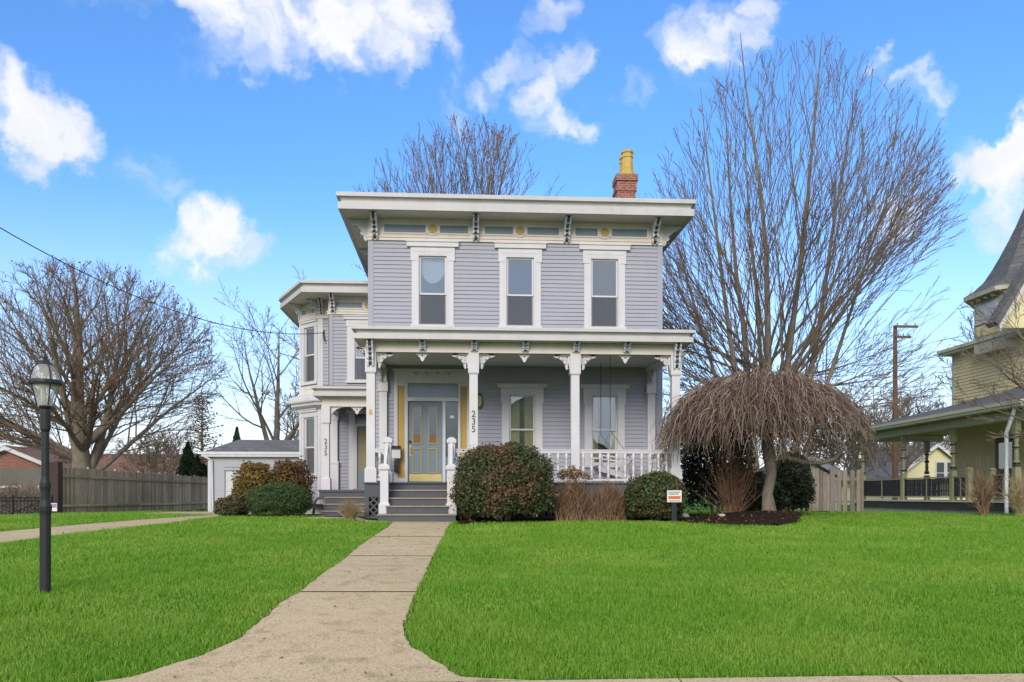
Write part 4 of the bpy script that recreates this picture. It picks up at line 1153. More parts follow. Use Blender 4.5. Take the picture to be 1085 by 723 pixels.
mb = MB(); mb.box(-3.98, -2.4, 23.7, 25.98, .68, .74); mb.box(-3.96, -2.4, 23.74, 23.8, .45, .68); mb.build('porch_floor', M['dark_slate'], house)
mb = MB(); me = MB()
for i in range(3):
    zt = .185 * (i + 1) - .02; yf = 22.72 + .3 * i
    mb.box(-3.72, -2.42, yf, 23.74, zt - .2 + .002, zt - .03); mb.box(-3.74, -2.42, yf - .02, 23.73, zt - .028, zt); me.box(-3.74, -2.42, yf - .03, yf - .02, zt - .032, zt + .002)
s_ = mb.build('steps', M['dark_slate'], house); me.build('tread_edge', M['step_edge'], s_)
mb = MB(); wf.box(mb, wu(-3.42), wu(-3.24), .74, 3.1, 0, .05); wf.box(mb, wu(-3.5), wu(-2.4), 3.1, 3.22, 0, .07); wf.box(mb, wu(-3.24), wu(-2.4), 2.72, 2.79, -.05, .04); wf.box(mb, wu(-3.24), wu(-3.18), .74, 2.72, -.05, .04)
d2 = mb.build('door_surround', M['white'], house)
mb = MB(); wf.box(mb, wu(-3.24), wu(-2.4), 2.79, 3.1, -.03, -.02); mb.build('transom', M['glass_dark'], d2)
mb = MB(); wf.box(mb, wu(-3.18), wu(-2.4), .78, 2.72, -.06, -.02); dr2 = mb.build('door', paint('tan_grey_door_paint', (.26, .235, .19), .5, .08), house)
mb = MB()
for u0 in (-3.07, -2.75): wf.box(mb, wu(u0), wu(u0 + .22), 1.55, 2.6, -.02, -.005)
mb.build('door_moulding', paint('tan_ochre_paint', (.33, .25, .12), .5, .1), dr2)
mb = MB(); wf.box(mb, wu(-3.14), wu(-2.44), .82, 1.3, -.02, -.008); mb.build('door_panel', M['door'], dr2)
mb = MB(); wf.box(mb, wu(-3.3), wu(-2.4), .74, .78, -.05, .1); mb.build('sill', M['step_edge'], d2)
# downspout with its elbow
mb = MB(); mb.tube([(-4.18, 25.9, 3.5), (-4.18, 25.9, 3.3), (-4.16, 25.86, .75), (-4.2, 25.75, .58), (-4.38, 25.5, .42), (-4.42, 25.45, .02)], .045, 8); mb.build('downspout', M['galv'], house, smooth=True)

# ================================================================== GARAGE
gx0, gx1, gyf = at(221, 500, 34)[0], -3.6, 34.0
garage = empty('garage', ((gx0 + gx1) / 2, 36.5, -.1), 'grey detached garage with hip roof and white overhead door behind the bushes', 'garage')
gw = Wall(gx0, gyf, 1, 0); GL = gx1 - gx0
mb = MB(); clapboard(mb, gw, 0, GL, -.12, 2.2, [(.62, 3.3, -.2, 1.68)], ex=.115, lap=.012); W = Wall(gx0, 40, 0, -1); clapboard(mb, W, 0, 6, -.12, 2.2); W = Wall(gx1, gyf, 0, 1); clapboard(mb, W, 0, 6, -.12, 2.2); W = Wall(gx1, 40, -1, 0); clapboard(mb, W, 0, GL, -.12, 2.2); mb.keep = True
mb.build('wall', M['garage'], garage)
mb = MB(); e = .22
mb.add([(gx0 - e, gyf - e, 2.3), (gx1 + e, gyf - e, 2.3), (gx1 + e, 40 + e, 2.3), (gx0 - e, 40 + e, 2.3), (gx0 + .75, 35.6, 2.92), (gx1 - .75, 35.6, 2.92), (gx1 - .75, 38.4, 2.92), (gx0 + .75, 38.4, 2.92)], [(0, 1, 5, 4), (1, 2, 6, 5), (2, 3, 7, 6), (3, 0, 4, 7), (4, 5, 6, 7), (3, 2, 1, 0)])
gr = mb.build('roof', M['shingle'], garage)
mb = MB(); sweep(mb, [(gx0 - e - .03, gyf - e - .03), (gx1 + e + .03, gyf - e - .03), (gx1 + e + .03, 40 + e + .03), (gx0 - e - .03, 40 + e + .03)], [(.25, 2.12), (.03, 2.12), (.02, 2.2), (.0, 2.22), (.0, 2.32), (.06, 2.32)], True); mb.build('gutter', M['galv'], gr)
mb = MB()
for i in range(4): gw.box(mb, .64, 3.28, -.1 + i * .42, -.1 + i * .42 + .412, -.06, -.03); [gw.box(mb, .7 + k * .65, .7 + k * .65 + .55, -.03 + i * .42, .24 + i * .42, -.03, -.022) for k in range(4)]
mb.build('garage_door', M['garage_door'], garage)
mb = MB(); gw.box(mb, .52, .64, -.12, 1.68, 0, .03); gw.box(mb, 3.28, 3.4, -.12, 1.68, 0, .03); gw.box(mb, .52, 3.4, 1.58, 1.70, .0, .035); mb.build('door_trim', M['garage'], garage)
mb = MB(); mb.tube([(gx0 - .1, gyf - .2, 2.14), (gx0 + .15, gyf - .06, 1.98), (gx0 + .18, gyf - .06, -.02), (gx0 + .18, gyf - .2, -.08)], .045, 8); mb.build('downspout', M['galv'], garage, smooth=True)
mb = MB(); gw.box(mb, -.02, .1, -.12, 2.15, .0, .03); mb.build('corner_board', M['garage_door'], garage)

# ================================================================== FENCES
def board_fence(name, p0, p1, h, label, mat, bw=.14, gap=.008, post=2.4, capz=.0, ztrim=.05, group=None, thick=.022, dog=False, postname='post'):
    (x0, y0), (x1, y1) = p0, p1
    W = Wall(x0, y0, x1 - x0, y1 - y0); L = W.len
    root = empty(name, (x0, y0, float(gz(x0, y0))), label, 'fence', group)
    mb = MB(); u = 0
    while u < L - .02:
        w = bw * rnd.uniform(.92, 1.08); x, y, _ = W.p(u + w / 2, 0, 0); zb = float(gz(x, y)); t = rnd.uniform(-.02, .02)
        hh = h + rnd.uniform(-.02, .02); u1 = min(u + w, L)
        if dog:
            mb.prism([(u, zb + .06), (u1, zb + .06), (u1, zb + hh - .05), (u1 - .03, zb + hh), (u + .03, zb + hh), (u, zb + hh - .05)], lambda a, b, d: W.p(a, b, d), 0, thick)
        else: W.box(mb, u, u1, zb + ztrim, zb + hh, t * .3, thick + t * .3)
        u = u1 + gap * rnd.uniform(.4, 1.8)
    mb.build('board_panel', M[mat], root)
    mb = MB()
    for z in (.35, h - .35):
        n = max(2, int(L / 2))
        for i in range(n):
            a, b = L * i / n, L * (i + 1) / n; za = float(gz(*W.p(a, 0, 0)[:2])); W.box(mb, a, b, za + z, za + z + .09, -.05, -.005)
    mb.build('rail', M[mat], root)
    k = int(L / post) + 1
    for i in range(k + 1):
        u = min(i * L / k, L); x, y, _ = W.p(u, 0, 0); zb = float(gz(x, y))
        mb = MB(); W.box(mb, u - .05, u + .05, zb - .1, zb + h + .06, -.02 if post < 3 else -.1, thick + .03); mb.build(postname, M[mat], root)
    return root
fa = at(61, 520, 29.4); fb = at(222, 520, 45)
board_fence('wooden_fence', fb[:2], fa[:2], 1.74, 'long weathered grey privacy fence of upright boards running back to the garage', 'fence')
mb = MB(); x, y, _ = at(58.5, 520, 29.1); mb.frus(x, y, float(gz(x, y)) - .1, float(gz(x, y)) + 1.86, .17, .17); o = mb.build('fence_post', paint('dark_brown_post', (.055, .035, .03), .8, .2)); tag(o, 'thick dark brown post ending the board fence near the black iron gate', 'post')
# gate of pale pickets on the right
g0 = at(853, 520, 27.6); g1 = at(879, 520, 27.6); g2 = at(913, 520, 27.6)
root = empty('picket_gate', (g0[0], g0[1], 0), 'pale weathered solid gate with curved top edge next to the picket fence', 'gate')
mb = MB(); n = 7; Wg = Wall(g0[0], g0[1], g1[0] - g0[0], g1[1] - g0[1])
for i in range(n):
    a = Wg.len * i / n; t = (i + .5) / n; Wg.box(mb, a, a + Wg.len / n - .01, .05, 1.50 - .30 * max(0, t - .45) ** 1.3 * 1.8, 0, .03)
mb.build('board_panel', M['picket'], root)
mb = MB(); Wg.box(mb, 0, Wg.len, .3, .4, -.05, -.005); Wg.box(mb, 0, Wg.len, 1.0, 1.1, -.05, -.005); mb.build('rail', M['picket'], root)
board_fence('picket_fence', (g1[0] + .05, g1[1]), g2[:2], 1.48, 'pale weathered picket fence with gaps beside the yellow house porch', 'picket', bw=.145, gap=.085, post=1.3, dog=True)
# black iron fence on the far left
ia, ib = at(-30, 540, 27.0), at(55, 540, 28.6)
root = empty('iron_fence', (ia[0], ia[1], float(gz(ia[0], ia[1]))), 'low black iron railing fence behind the lamp post', 'fence')
W = Wall(ia[0], ia[1], ib[0] - ia[0], ib[1] - ia[1]); zb = -.42; mb = MB()
for i in range(int(W.len / .105)): W.box(mb, i * .105, i * .105 + .018, zb, zb + .92, -.009, .009)
mb.build('picket_panel', M['black'], root)
mb = MB()
for z in (.12, .80, .9): W.box(mb, 0, W.len, zb + z, zb + z + .035, -.02, .02)
mb.hexa([W.p(.3, zb + .12, .02), W.p(.36, zb + .12, .02), W.p(.36, zb + .12, -.02), W.p(.3, zb + .12, -.02), W.p(W.len - .3, zb + .8, .02), W.p(W.len - .24, zb + .8, .02), W.p(W.len - .24, zb + .8, -.02), W.p(W.len - .3, zb + .8, -.02)])
mb.build('rail', M['black'], root)
for u in (0, W.len / 2, W.len): mb = MB(); W.box(mb, u - .03, u + .03, zb - .1, zb + 1.0, -.03, .03); mb.build('post', M['black'], root)

# ================================================================== NEIGHBOUR HOUSE (right)
nb = empty('yellow_house', (18.8, 26, 0), 'pale yellow Victorian house with shingled turret and wraparound porch at the right edge', 'house')
NXW, NY0, NY1 = 18.8, 25.6, 30.6
W = Wall(NXW, NY1, 0, -1)
mb = MB(); clapboard(mb, W, 0, NY1 - NY0, .5, 6.05, ex=.12); W2 = Wall(NXW, NY0, 1, 0); clapboard(mb, W2, 0, 9, .5, 6.05, ex=.12); W3 = Wall(28, NY1, -1, 0); clapboard(mb, W3, 0, 9.2, .5, 6.05, ex=.12); mb.keep = True
mb.build('wall', M['yellow'], nb)
mb = MB(); W.box(mb, -.02, .12, .5, 6.05, 0, .03); mb.build('corner_board', M['sage'], nb)
e = .38
mb = MB(); mb.add([(NXW - e, NY0 - e, 6.12), (29, NY0 - e, 6.12), (29, NY1 + e, 6.12), (NXW - e, NY1 + e, 6.12), (NXW + 2.4, 28.1, 6.85), (28, 28.1, 6.85)], [(0, 1, 5, 4), (2, 3, 4, 5), (3, 0, 4), (1, 2, 5), (3, 2, 1, 0)])
nr = mb.build('roof', M['dk_shingle'], nb)
mb = MB(); sweep(mb, [(29, NY1 + e + .02), (NXW - e - .02, NY1 + e + .02), (NXW - e - .02, NY0 - e - .02), (29, NY0 - e - .02)], [(.4, 5.93), (.06, 5.93), (.05, 6.0), (0, 6.02), (0, 6.14), (.08, 6.16)]); mb.build('cornice', M['sage'], nr)
# turret
m, nt, p, _ = newmat('pale_sky_pane'); p.inputs['Base Color'].default_value = (.46, .50, .52, 1); p.inputs['Roughness'].default_value = .08; M['pale_sky_pane'] = m  # bright sky reflection put into the base colour of the turret panes
tx, ty = 20.25, 28.0
def octo(r): return [(tx + r * math.cos(math.pi / 8 + i * math.pi / 4), ty + r * math.sin(math.pi / 8 + i * math.pi / 4)) for i in range(8)]
mb = MB(); mb.lathe(tx, ty, [(1.95, 5.6), (1.95, 7.55)], 8, math.pi / 8); mb.build('turret_wall', M['sage'], nb)
for i in range(8):
    a, b = octo(1.95)[i], octo(1.95)[(i + 1) % 8]; Wt = Wall(a[0], a[1], b[0] - a[0], b[1] - a[1]); L = Wt.len
    if Wt.n[1] > .5: continue
    mb = MB(); Wt.box(mb, .16, L - .16, 6.73, 7.33, .01, .035); Wt.box(mb, .10, L - .10, 6.63, 6.71, .01, .06); t = mb.build('turret_window', M['white'], nb)
    mb = MB(); Wt.box(mb, .24, L / 2 - .03, 6.79, 7.29, .036, .042); Wt.box(mb, L / 2 + .03, L - .24, 6.79, 7.29, .036, .042); mb.build('pane', M['pale_sky_pane'], t)
    mb = MB(); Wt.box(mb, .14, L - .14, 6.2, 6.58, .005, .03); mb.build('turret_panel', M['yellow'], nb)
    for k in range(4): mb = MB(); Wt.box(mb, L * k / 4 + .12, L * k / 4 + .24, 7.42, 7.54, 0, .22); mb.build('dentil', M['olive'], nb)
mb = MB(); mb.lathe(tx, ty, [(2.0, 7.53), (2.28, 7.55), (2.30, 7.69), (2.2, 7.71)], 8, math.pi / 8); mb.build('turret_cornice', M['sage'], nb)
mb = MB(); mb.lathe(tx, ty, [(2.30, 7.69), (1.98, 7.88), (1.66, 8.18), (1.38, 8.62), (1.13, 9.08), (.88, 9.58), (.64, 10.1), (.42, 10.65), (.2, 11.2)], 8, math.pi / 8); mb.build('turret_roof', M['dk_shingle'], nb)
mb = MB(); mb.lathe(tx, ty, [(.22, 11.15), (.24, 11.3), (.08, 11.5), (.1, 11.6), (.02, 12.2)], 8); mb.build('finial', M['sage'], nb)
# steep front gable over the eave
gxa, gza = at(1054, 346, 25.2)[0], at(1054, 346, 25.2)[2]; gxb, gzb = at(1086, 292, 25.2)[0], at(1086, 292, 25.2)[2]
sl_ = (gzb - gza) / (gxb - gxa); gxm = gxa + 1.75; gzm = gza + 1.75 * sl_
mb = MB()
for s in (-1, 1):
    xa = gxm + s * 1.75
    for z_ in (0,):
        mb.hexa([(xa, 25.0, gza), (gxm, 25.0, gzm), (gxm, 25.5, gzm), (xa, 25.5, gza), (xa + s * .12, 25.0, gza + .1), (gxm, 25.0, gzm + .22), (gxm, 25.5, gzm + .22), (xa + s * .12, 25.5, gza + .1)])
mb.build('gable_roof', M['dk_shingle'], nb)
mb = MB()
for s in (-1, 1):
    xa = gxm + s * 1.75
    mb.hexa([(xa, 24.94, gza - .2), (gxm, 24.94, gzm - .25), (gxm, 24.99, gzm - .25), (xa, 24.99, gza - .2), (xa, 24.94, gza + .0), (gxm, 24.94, gzm + .0), (gxm, 24.99, gzm), (xa, 24.99, gza)])
mb.build('rake_board', paint('rosy_white_trim', (.56, .50, .48), .6, .06), nb)
mb = MB(); mb.prism([(gxm - 1.5, gza), (gxm + 1.5, gza), (gxm, gzm - .3)], lambda a, b, d: (a, d, b), 25.35, 25.45); mb.build('gable_wall', M['yellow'], nb)
# porch
PXO = 16.05
posts = [at(1077.5, 500, 23.2), at(1010, 500, 27.2), at(958, 500, 30.2), at(914.5, 500, 33.0)]
PXc = 16.2
ppos = [(PXc, 23.1), (PXc, 27.0), (PXc, 30.1), (PXc, 33.0)]
ppos = [(X, Y) for X, Y, _ in [at(1077, 500, 23.0), at(1010, 500, 26.6), at(957.5, 500, 29.8), at(914.5, 500, 33.0)]]
print('POSTS', ppos)
ln = np.polyfit([p[1] for p in ppos], [p[0] for p in ppos], 1)
pxl = lambda y: ln[0] * y + ln[1]
mb = MB()
y = 22.3
while y < 33.6:
    mb.box(pxl(y) - .3, NXW + 1.2, y, y + .13, .36, .40); y += .134
mb.build('porch_floor', M['foundation'], nb)
mb = MB(); 
for a, b in zip(np.linspace(22.3, 33.5, 9)[:-1], np.linspace(22.3, 33.5, 9)[1:]):
    mb.hexa([(pxl(a) - .26, a, .14), (pxl(b) - .26, b, .14), (pxl(b) - .2, b, .14), (pxl(a) - .2, a, .14), (pxl(a) - .26, a, .36), (pxl(b) - .26, b, .36), (pxl(b) - .2, b, .36), (pxl(a) - .2, a, .36)])
mb.box(pxl(22.3) - .2, 28, 22.3, 22.36, .14, .36)
mb.build('porch_skirt', paint('dark_brown_skirt', (.05, .043, .04), .7, .2), nb)
mb = MB(); mb.hexa([(pxl(22.4) - .15, 22.4, -.2), (pxl(33.4) - .15, 33.4, -.2), (pxl(33.4), 33.4, -.2), (pxl(22.4), 22.4, -.2), (pxl(22.4) - .15, 22.4, .14), (pxl(33.4) - .15, 33.4, .14), (pxl(33.4), 33.4, .14), (pxl(22.4), 22.4, .14)])
mb.box(pxl(22.4), 28, 22.45, 22.6, -.2, .14); mb.build('foundation', M['foundation'], nb)
EZ = 3.12
def epx(y): return pxl(y) - .62
mb = MB(); mb.add([(epx(22.2), 22.0, EZ + .1), (epx(33.7), 33.7, EZ + .1), (NXW + 1.5, 33.7, EZ + .12), (NXW + .02, NY1, 4.02), (NXW + .02, 25.4, 4.3), (28, 22.0, EZ + .12), (28, 25.4, 4.3), (NXW + 1.5, NY1, 4.02)],
                  [(0, 1, 3, 4), (1, 2, 7, 3), (0, 4, 6, 5)]); npr = mb.build('porch_roof', M['dk_shingle'], nb)
mb = MB(); sweep(mb, [(NXW + 1.5, 33.75), (epx(33.75) - .03, 33.75), (epx(22.0) - .03, 21.95), (28, 21.95)], [(.30, EZ - .06), (.04, EZ - .06), (.03, EZ + .0), (.0, EZ + .02), (0, EZ + .12), (.06, EZ + .13)]); mb.build('gutter', M['sage'], npr)
mb = MB(); mb.hexa([(pxl(22.4) - .12, 22.4, EZ - .32), (pxl(33.4) - .12, 33.4, EZ - .32), (pxl(33.4) + .12, 33.4, EZ - .32), (pxl(22.4) + .12, 22.4, EZ - .32), (pxl(22.4) - .12, 22.4, EZ - .07), (pxl(33.4) - .12, 33.4, EZ - .07), (pxl(33.4) + .12, 33.4, EZ - .07), (pxl(22.4) + .12, 22.4, EZ - .07)]); mb.box(pxl(33.4), NXW + 1.2, 33.2, 33.42, EZ - .32, EZ - .07); mb.box(pxl(22.4), 28, 22.4, 22.62, EZ - .32, EZ - .07)
mb.build('porch_beam', M['sage'], nb)
mb = MB(); mb.add([(epx(22.2) + .1, 22.1, EZ - .05), (epx(33.6) + .1, 33.6, EZ - .05), (NXW + 1.4, 33.6, EZ - .05), (NXW + 1.4, 22.1, EZ - .05)], [(0, 1, 2, 3)]); mb.build('porch_ceiling', paint('yellow_ceiling', (.50, .43, .16), .6, .05), nb)
PP = [(.10, .40), (.10, 1.42), (.075, 1.45), (.095, 1.50), (.095, 1.56), (.06, 1.60), (.07, 1.72), (.055, 1.9), (.09, 1.94), (.09, 1.99), (.055, 2.03), (.062, 2.2), (.09, 2.24), (.09, 2.29), (.06, 2.33), (.10, 2.36), (.10, EZ - .32)]
bands = [(1.47, 1.53), (1.95, 1.99), (2.25, 2.29)]
def nporch_post(x, y):
    mb = MB(); mb.frus(x, y, .40, 1.40, .085, .085); mb.lathe(x, y, PP[2:-1], 8); mb.frus(x, y, 2.36, EZ - .31, .085, .085); o = mb.build('porch_post', M['olive'], nb)
    for a, b in bands: mb = MB(); mb.lathe(x, y, [(.10, a), (.105, (a + b) / 2), (.10, b)], 8); mb.build('post_ring', M['black'], o)
    return o
for x, y in ppos + [at(982, 500, 33.1)[:2]] + [(pxl(22.6) + 3.4, 22.5)]: nporch_post(x, y)
def nrail(p0, p1):
    Wn = Wall(p0[0], p0[1], p1[0] - p0[0], p1[1] - p0[1]); L = Wn.len; mb = MB()
    Wn.box(mb, 0, L, 1.17, 1.21, -.04, .04); Wn.box(mb, 0, L, .5, .54, -.03, .03); Wn.box(mb, L / 2 - .03, L / 2 + .03, .4, 1.17, -.03, .03)
    r = mb.build('porch_railing', M['olive'], nb); mb = MB()
    for i in range(int(L / .11)): Wn.box(mb, i * .11 + .02, i * .11 + .07, .55, 1.16, -.015, .015)
    Wn.box(mb, 0, L, .98, 1.01, -.02, .02); Wn.box(mb, 0, L, .72, .75, -.02, .02)
    mb.build('baluster_panel', M['black'], r)
nrail(ppos[1], ppos[2]); nrail(ppos[2], ppos[3]); nrail(ppos[3], (NXW + 1.0, 33.1)); 
h1 = (pxl(25.5), 25.5); nrail(h1, ppos[1]); mb = MB(); mb.frus(h1[0], h1[1], .4, 1.4, .08, .08); mb.frus(h1[0], h1[1], 1.4, 1.47, .10, .05); mb.build('newel_post', M['olive'], nb)
h2 = (pxl(24.3), 24.3); mb = MB(); mb.frus(h2[0], h2[1], .4, 1.35, .08, .08); mb.frus(h2[0], h2[1], 1.35, 1.42, .10, .05); mb.build('newel_post', M['olive'], nb); nrail(ppos[0], h2)
dx, dy, _ = at(1070, 500, 22.6)
mb = MB(); ex_ = epx(22.5); mb.tube([(ex_ + .05, 22.35, EZ), (ex_ + .1, 22.4, EZ - .1), (dx, 22.75, EZ - .75), (dx, 22.75, EZ - 1.0), (dx, 22.75, .3), (dx - .1, 22.6, .05)], .055, 8); mb.build('downspout', M['galv'], nb, smooth=True)
mb = MB(); Wf = Wall(NXW, NY1, 0, -1)
Wf.box(mb, 2.6, 3.7, .45, 2.6, .02, .06); nd = mb.build('door', paint('brown_door', (.16, .085, .055), .5, .1), nb); mb = MB(); Wf.box(mb, 2.8, 3.5, 1.5, 2.4, .06, .065); mb.build('pane', M['glass'], nd)

# ================================================================== FAR BUILDINGS
def gable_house(name, X, Y, w, d, hz, rise, label, wallm, roofm, ridge='y', zb=-.25, windows=(), chimney=None, trim='white', cat='house'):
    r = empty(name, (X, Y, zb), label, cat)
    mb = MB(); mb.box(X - w / 2, X + w / 2, Y, Y + d, zb - .2, hz)
    if ridge == 'y': mb.prism([(X - w / 2, hz), (X + w / 2, hz), (X, hz + rise)], lambda a, b, t: (a, t, b), Y, Y + d)
    else: mb.prism([(Y, hz), (Y + d, hz), (Y + d / 2, hz + rise)], lambda a, b, t: (t, a, b), X - w / 2, X + w / 2)
    mb.build('wall', M[wallm], r)
    mb = MB(); o, t = .35, .16
    if ridge == 'y':
        k = rise / (w / 2)
        for s in (-1, 1): mb.hexa([(X, Y - o, hz + rise + .01), (X + s * (w / 2 + o), Y - o, hz - k * o + .01), (X + s * (w / 2 + o), Y + d + o, hz - k * o + .01), (X, Y + d + o, hz + rise + .01), (X, Y - o, hz + rise + t), (X + s * (w / 2 + o), Y - o, hz - k * o + t), (X + s * (w / 2 + o), Y + d + o, hz - k * o + t), (X, Y + d + o, hz + rise + t)])
    else:
        k = rise / (d / 2)
        for s in (-1, 1): mb.hexa([(X - w / 2 - o, Y + d / 2, hz + rise + .01), (X - w / 2 - o, Y + d / 2 + s * (d / 2 + o), hz - k * o + .01), (X + w / 2 + o, Y + d / 2 + s * (d / 2 + o), hz - k * o + .01), (X + w / 2 + o, Y + d / 2, hz + rise + .01), (X - w / 2 - o, Y + d / 2, hz + rise + t), (X - w / 2 - o, Y + d / 2 + s * (d / 2 + o), hz - k * o + t), (X + w / 2 + o, Y + d / 2 + s * (d / 2 + o), hz - k * o + t), (X + w / 2 + o, Y + d / 2, hz + rise + t)])
    rf = mb.build('roof', M[roofm], r)
    if ridge == 'y':
        mb = MB(); k = rise / (w / 2)
        for s in (-1, 1): mb.hexa([(X, Y - o - .05, hz + rise - .18), (X + s * (w / 2 + o), Y - o - .05, hz - k * o - .18), (X + s * (w / 2 + o), Y - o - .005, hz - k * o - .18), (X, Y - o - .005, hz + rise - .18), (X, Y - o - .05, hz + rise + .1), (X + s * (w / 2 + o), Y - o - .05, hz - k * o + .1), (X + s * (w / 2 + o), Y - o - .005, hz - k * o + .1), (X, Y - o - .005, hz + rise + .1)])
        mb.build('rake_board', M[trim], rf)
    for wx, wz, ww, wh_ in windows:
        mb = MB(); mb.box(X + wx - ww / 2 - .1, X + wx + ww / 2 + .1, Y - .05, Y - .003, wz - .1, wz + wh_ + .1); f = mb.build('window', M[trim], r)
        mb = MB(); mb.box(X + wx - ww / 2, X + wx + ww / 2, Y - .07, Y - .052, wz, wz + wh_ / 2 - .03); mb.box(X + wx - ww / 2, X + wx + ww / 2, Y - .07, Y - .052, wz + wh_ / 2 + .03, wz + wh_); mb.build('pane', M['glass_pane_dark'], f)
    if chimney:
        cx_, cw, cz0, cz1 = chimney; mb = MB(); mb.box(X + cx_ - cw / 2, X + cx_ + cw / 2, Y + d * .3, Y + d * .3 + cw, cz0, cz1); mb.box(X + cx_ - cw / 2 - .06, X + cx_ + cw / 2 + .06, Y + d * .3 - .06, Y + d * .3 + cw + .06, cz1, cz1 + .2); mb.build('chimney', M['redbrick'], rf)
    return r
m, nt, p, _ = newmat('dark_far_pane'); p.inputs['Base Color'].default_value = (.04, .05, .06, 1); p.inputs['Roughness'].default_value = .08; M['glass_pane_dark'] = m
X, Y, Z = at(991, 470, 58); gable_house('cottage', X, Y, 6.2, 9, 1.9, 2.35, 'small yellow cottage with white gable trim seen through the neighbour porch', 'yellow', 'shingle', windows=[(.35, 1.45, .55, 1.5), (1.15, 1.45, .55, 1.5)])
gable_house('house_across_street', 5.5, -32, 15, 9, 3.6, 5.2, 'brown roofed house across the street, mirrored in the right porch window', 'yellow', 'redroof', 'y', zb=-.9)
X, Y, Z = at(8, 480, 60); gable_house('brick_house', X, Y, 9, 9, 2.0, 1.9, 'low brick house with brown gabled roof at the far left edge', 'redbrick', 'redroof', windows=[(.4, .6, .9, 1.3), (2.6, .6, .9, 1.3)])
X, Y, Z = at(58, 480, 66); gable_house('brick_house', X, Y, 4.6, 6, 3.0, .8, 'pale rendered house with tall brick chimney right of the lamp post', 'concrete_pale', 'redroof', 'x', chimney=(-1.6, 1.6, 1, 3.7))
X, Y, Z = at(128, 480, 64); gable_house('brick_house', X, Y, 11, 7, 2.0, 1.7, 'long red brick house with red brown roof behind the board fence', 'redbrick', 'redroof', 'x', windows=[(-3, .4, 1, 1.2), (2, .4, 1, 1.2)])
X, Y, Z = at(857, 490, 36); gable_house('shed', X, Y, 2.6, 3, 1.55, .7, 'small grey shed with gabled shingle roof behind the pale gate', 'garage', 'shingle', 'y', cat='shed', trim='garage')
# low dark wall and tarp heap behind the iron fence
ax, ay, _ = at(-30, 500, 33.0); bx_, by_, _ = at(52, 500, 33.0)
W = Wall(ax, ay, bx_ - ax, 0); root = empty('boundary_wall', (ax, ay, -.4), 'dull olive grey panel wall with pale coping behind the iron fence', 'wall')
mb = MB(); W.box(mb, 0, W.len, .95, 1.62, 0, .1); W.box(mb, 0, W.len, -.5, .85, -.05, .05); mb.build('panel', paint('olive_grey_board', (.13, .125, .105), .85, .15, 1, .2), root)
mb = MB(); W.box(mb, 0, W.len * .62, .86, .94, .02, .12); mb.build('coping', M['concrete_pale'], root)

# ================================================================== STREET FURNITURE AND SMALL THINGS
# lamp post
LX, LY = at(48, 628, 8.47)[:2]; lz = float(gz(LX, LY))
lamp = empty('lamp_post', (LX, LY, lz), 'black garden lamp post with glass lantern standing in the lawn', 'lamp post')
S = 1 / (880 / (LX * math.sin(YAW) + LY * math.cos(YAW)))     # metres per photo pixel here
zz = lambda py: CZ + (HY - py) * S
def flute(r0, r1, z0, z1, mb):
    mb.lathe(LX, LY, [(r0, z0), (r1, z1)], 12)
mb = MB(); mb.lathe(LX, LY, [(.050, lz - .1), (.050, zz(546)), (.058, zz(541)), (.060, zz(537)), (.045, zz(533)), (.04, zz(530)), (.043, zz(520)), (.05, zz(516)), (.05, zz(512)), (.042, zz(509)), (.036, zz(505)), (.035, zz(458)), (.046, zz(455)), (.048, zz(436)), (.040, zz(434)), (.03, zz(433))], 12)
mb.build('pole', M['lamp_paint'], lamp, smooth=False)
mb = MB(); mb.lathe(LX, LY, [(.03, zz(434)), (.055, zz(432)), (.06, zz(430.5))], 12)
prof = [(.075, zz(430)), (.118, zz(412)), (.140, zz(403)), (.128, zz(397)), (.105, zz(390)), (.06, zz(386))]
mb.lathe(LX, LY, [(.15, zz(408)), (.155, zz(406)), (.15, zz(403.5)), (.145, zz(403))], 16)
for i in range(4):
    t = math.pi / 4 + i * math.pi / 2
    mb.tube([(LX + r * math.cos(t), LY + r * math.sin(t), z) for r, z in prof], .007, 5)
lan = mb.build('lantern_frame', M['lamp_paint'], lamp)
mb = MB(); mb.lathe(LX, LY, [(.065, zz(388)), (.07, zz(386.5)), (.045, zz(384)), (.02, zz(381)), (.024, zz(379)), (.012, zz(377)), (.004, zz(374))], 12); mb.build('cap', M['lamp_paint'], lan)
mb = MB(); mb.keep = True
n = 16; pr_ = [(r * .97, z) for r, z in prof]; vs, fs = [], []
for r, z in pr_:
    for j in range(n): vs.append((LX + r * math.cos(2 * math.pi * j / n), LY + r * math.sin(2 * math.pi * j / n), z))
for i in range(len(pr_) - 1):
    for j in range(n): fs.append((i * n + j, i * n + (j + 1) % n, (i + 1) * n + (j + 1) % n, (i + 1) * n + j))
mb.add(vs, fs); mb.build('lantern_glass', M['clear'], lan, smooth=True)
for dx, dy in ((.03, 0), (-.02, .028), (-.02, -.028)):
    mb = MB(); mb.lathe(LX + dx, LY + dy, [(.010, zz(430)), (.010, zz(415)), (.014, zz(413)), (.018, zz(408)), (.012, zz(402)), (.003, zz(398))], 8); mb.build('bulb', M['sign_white'], lan, smooth=True)

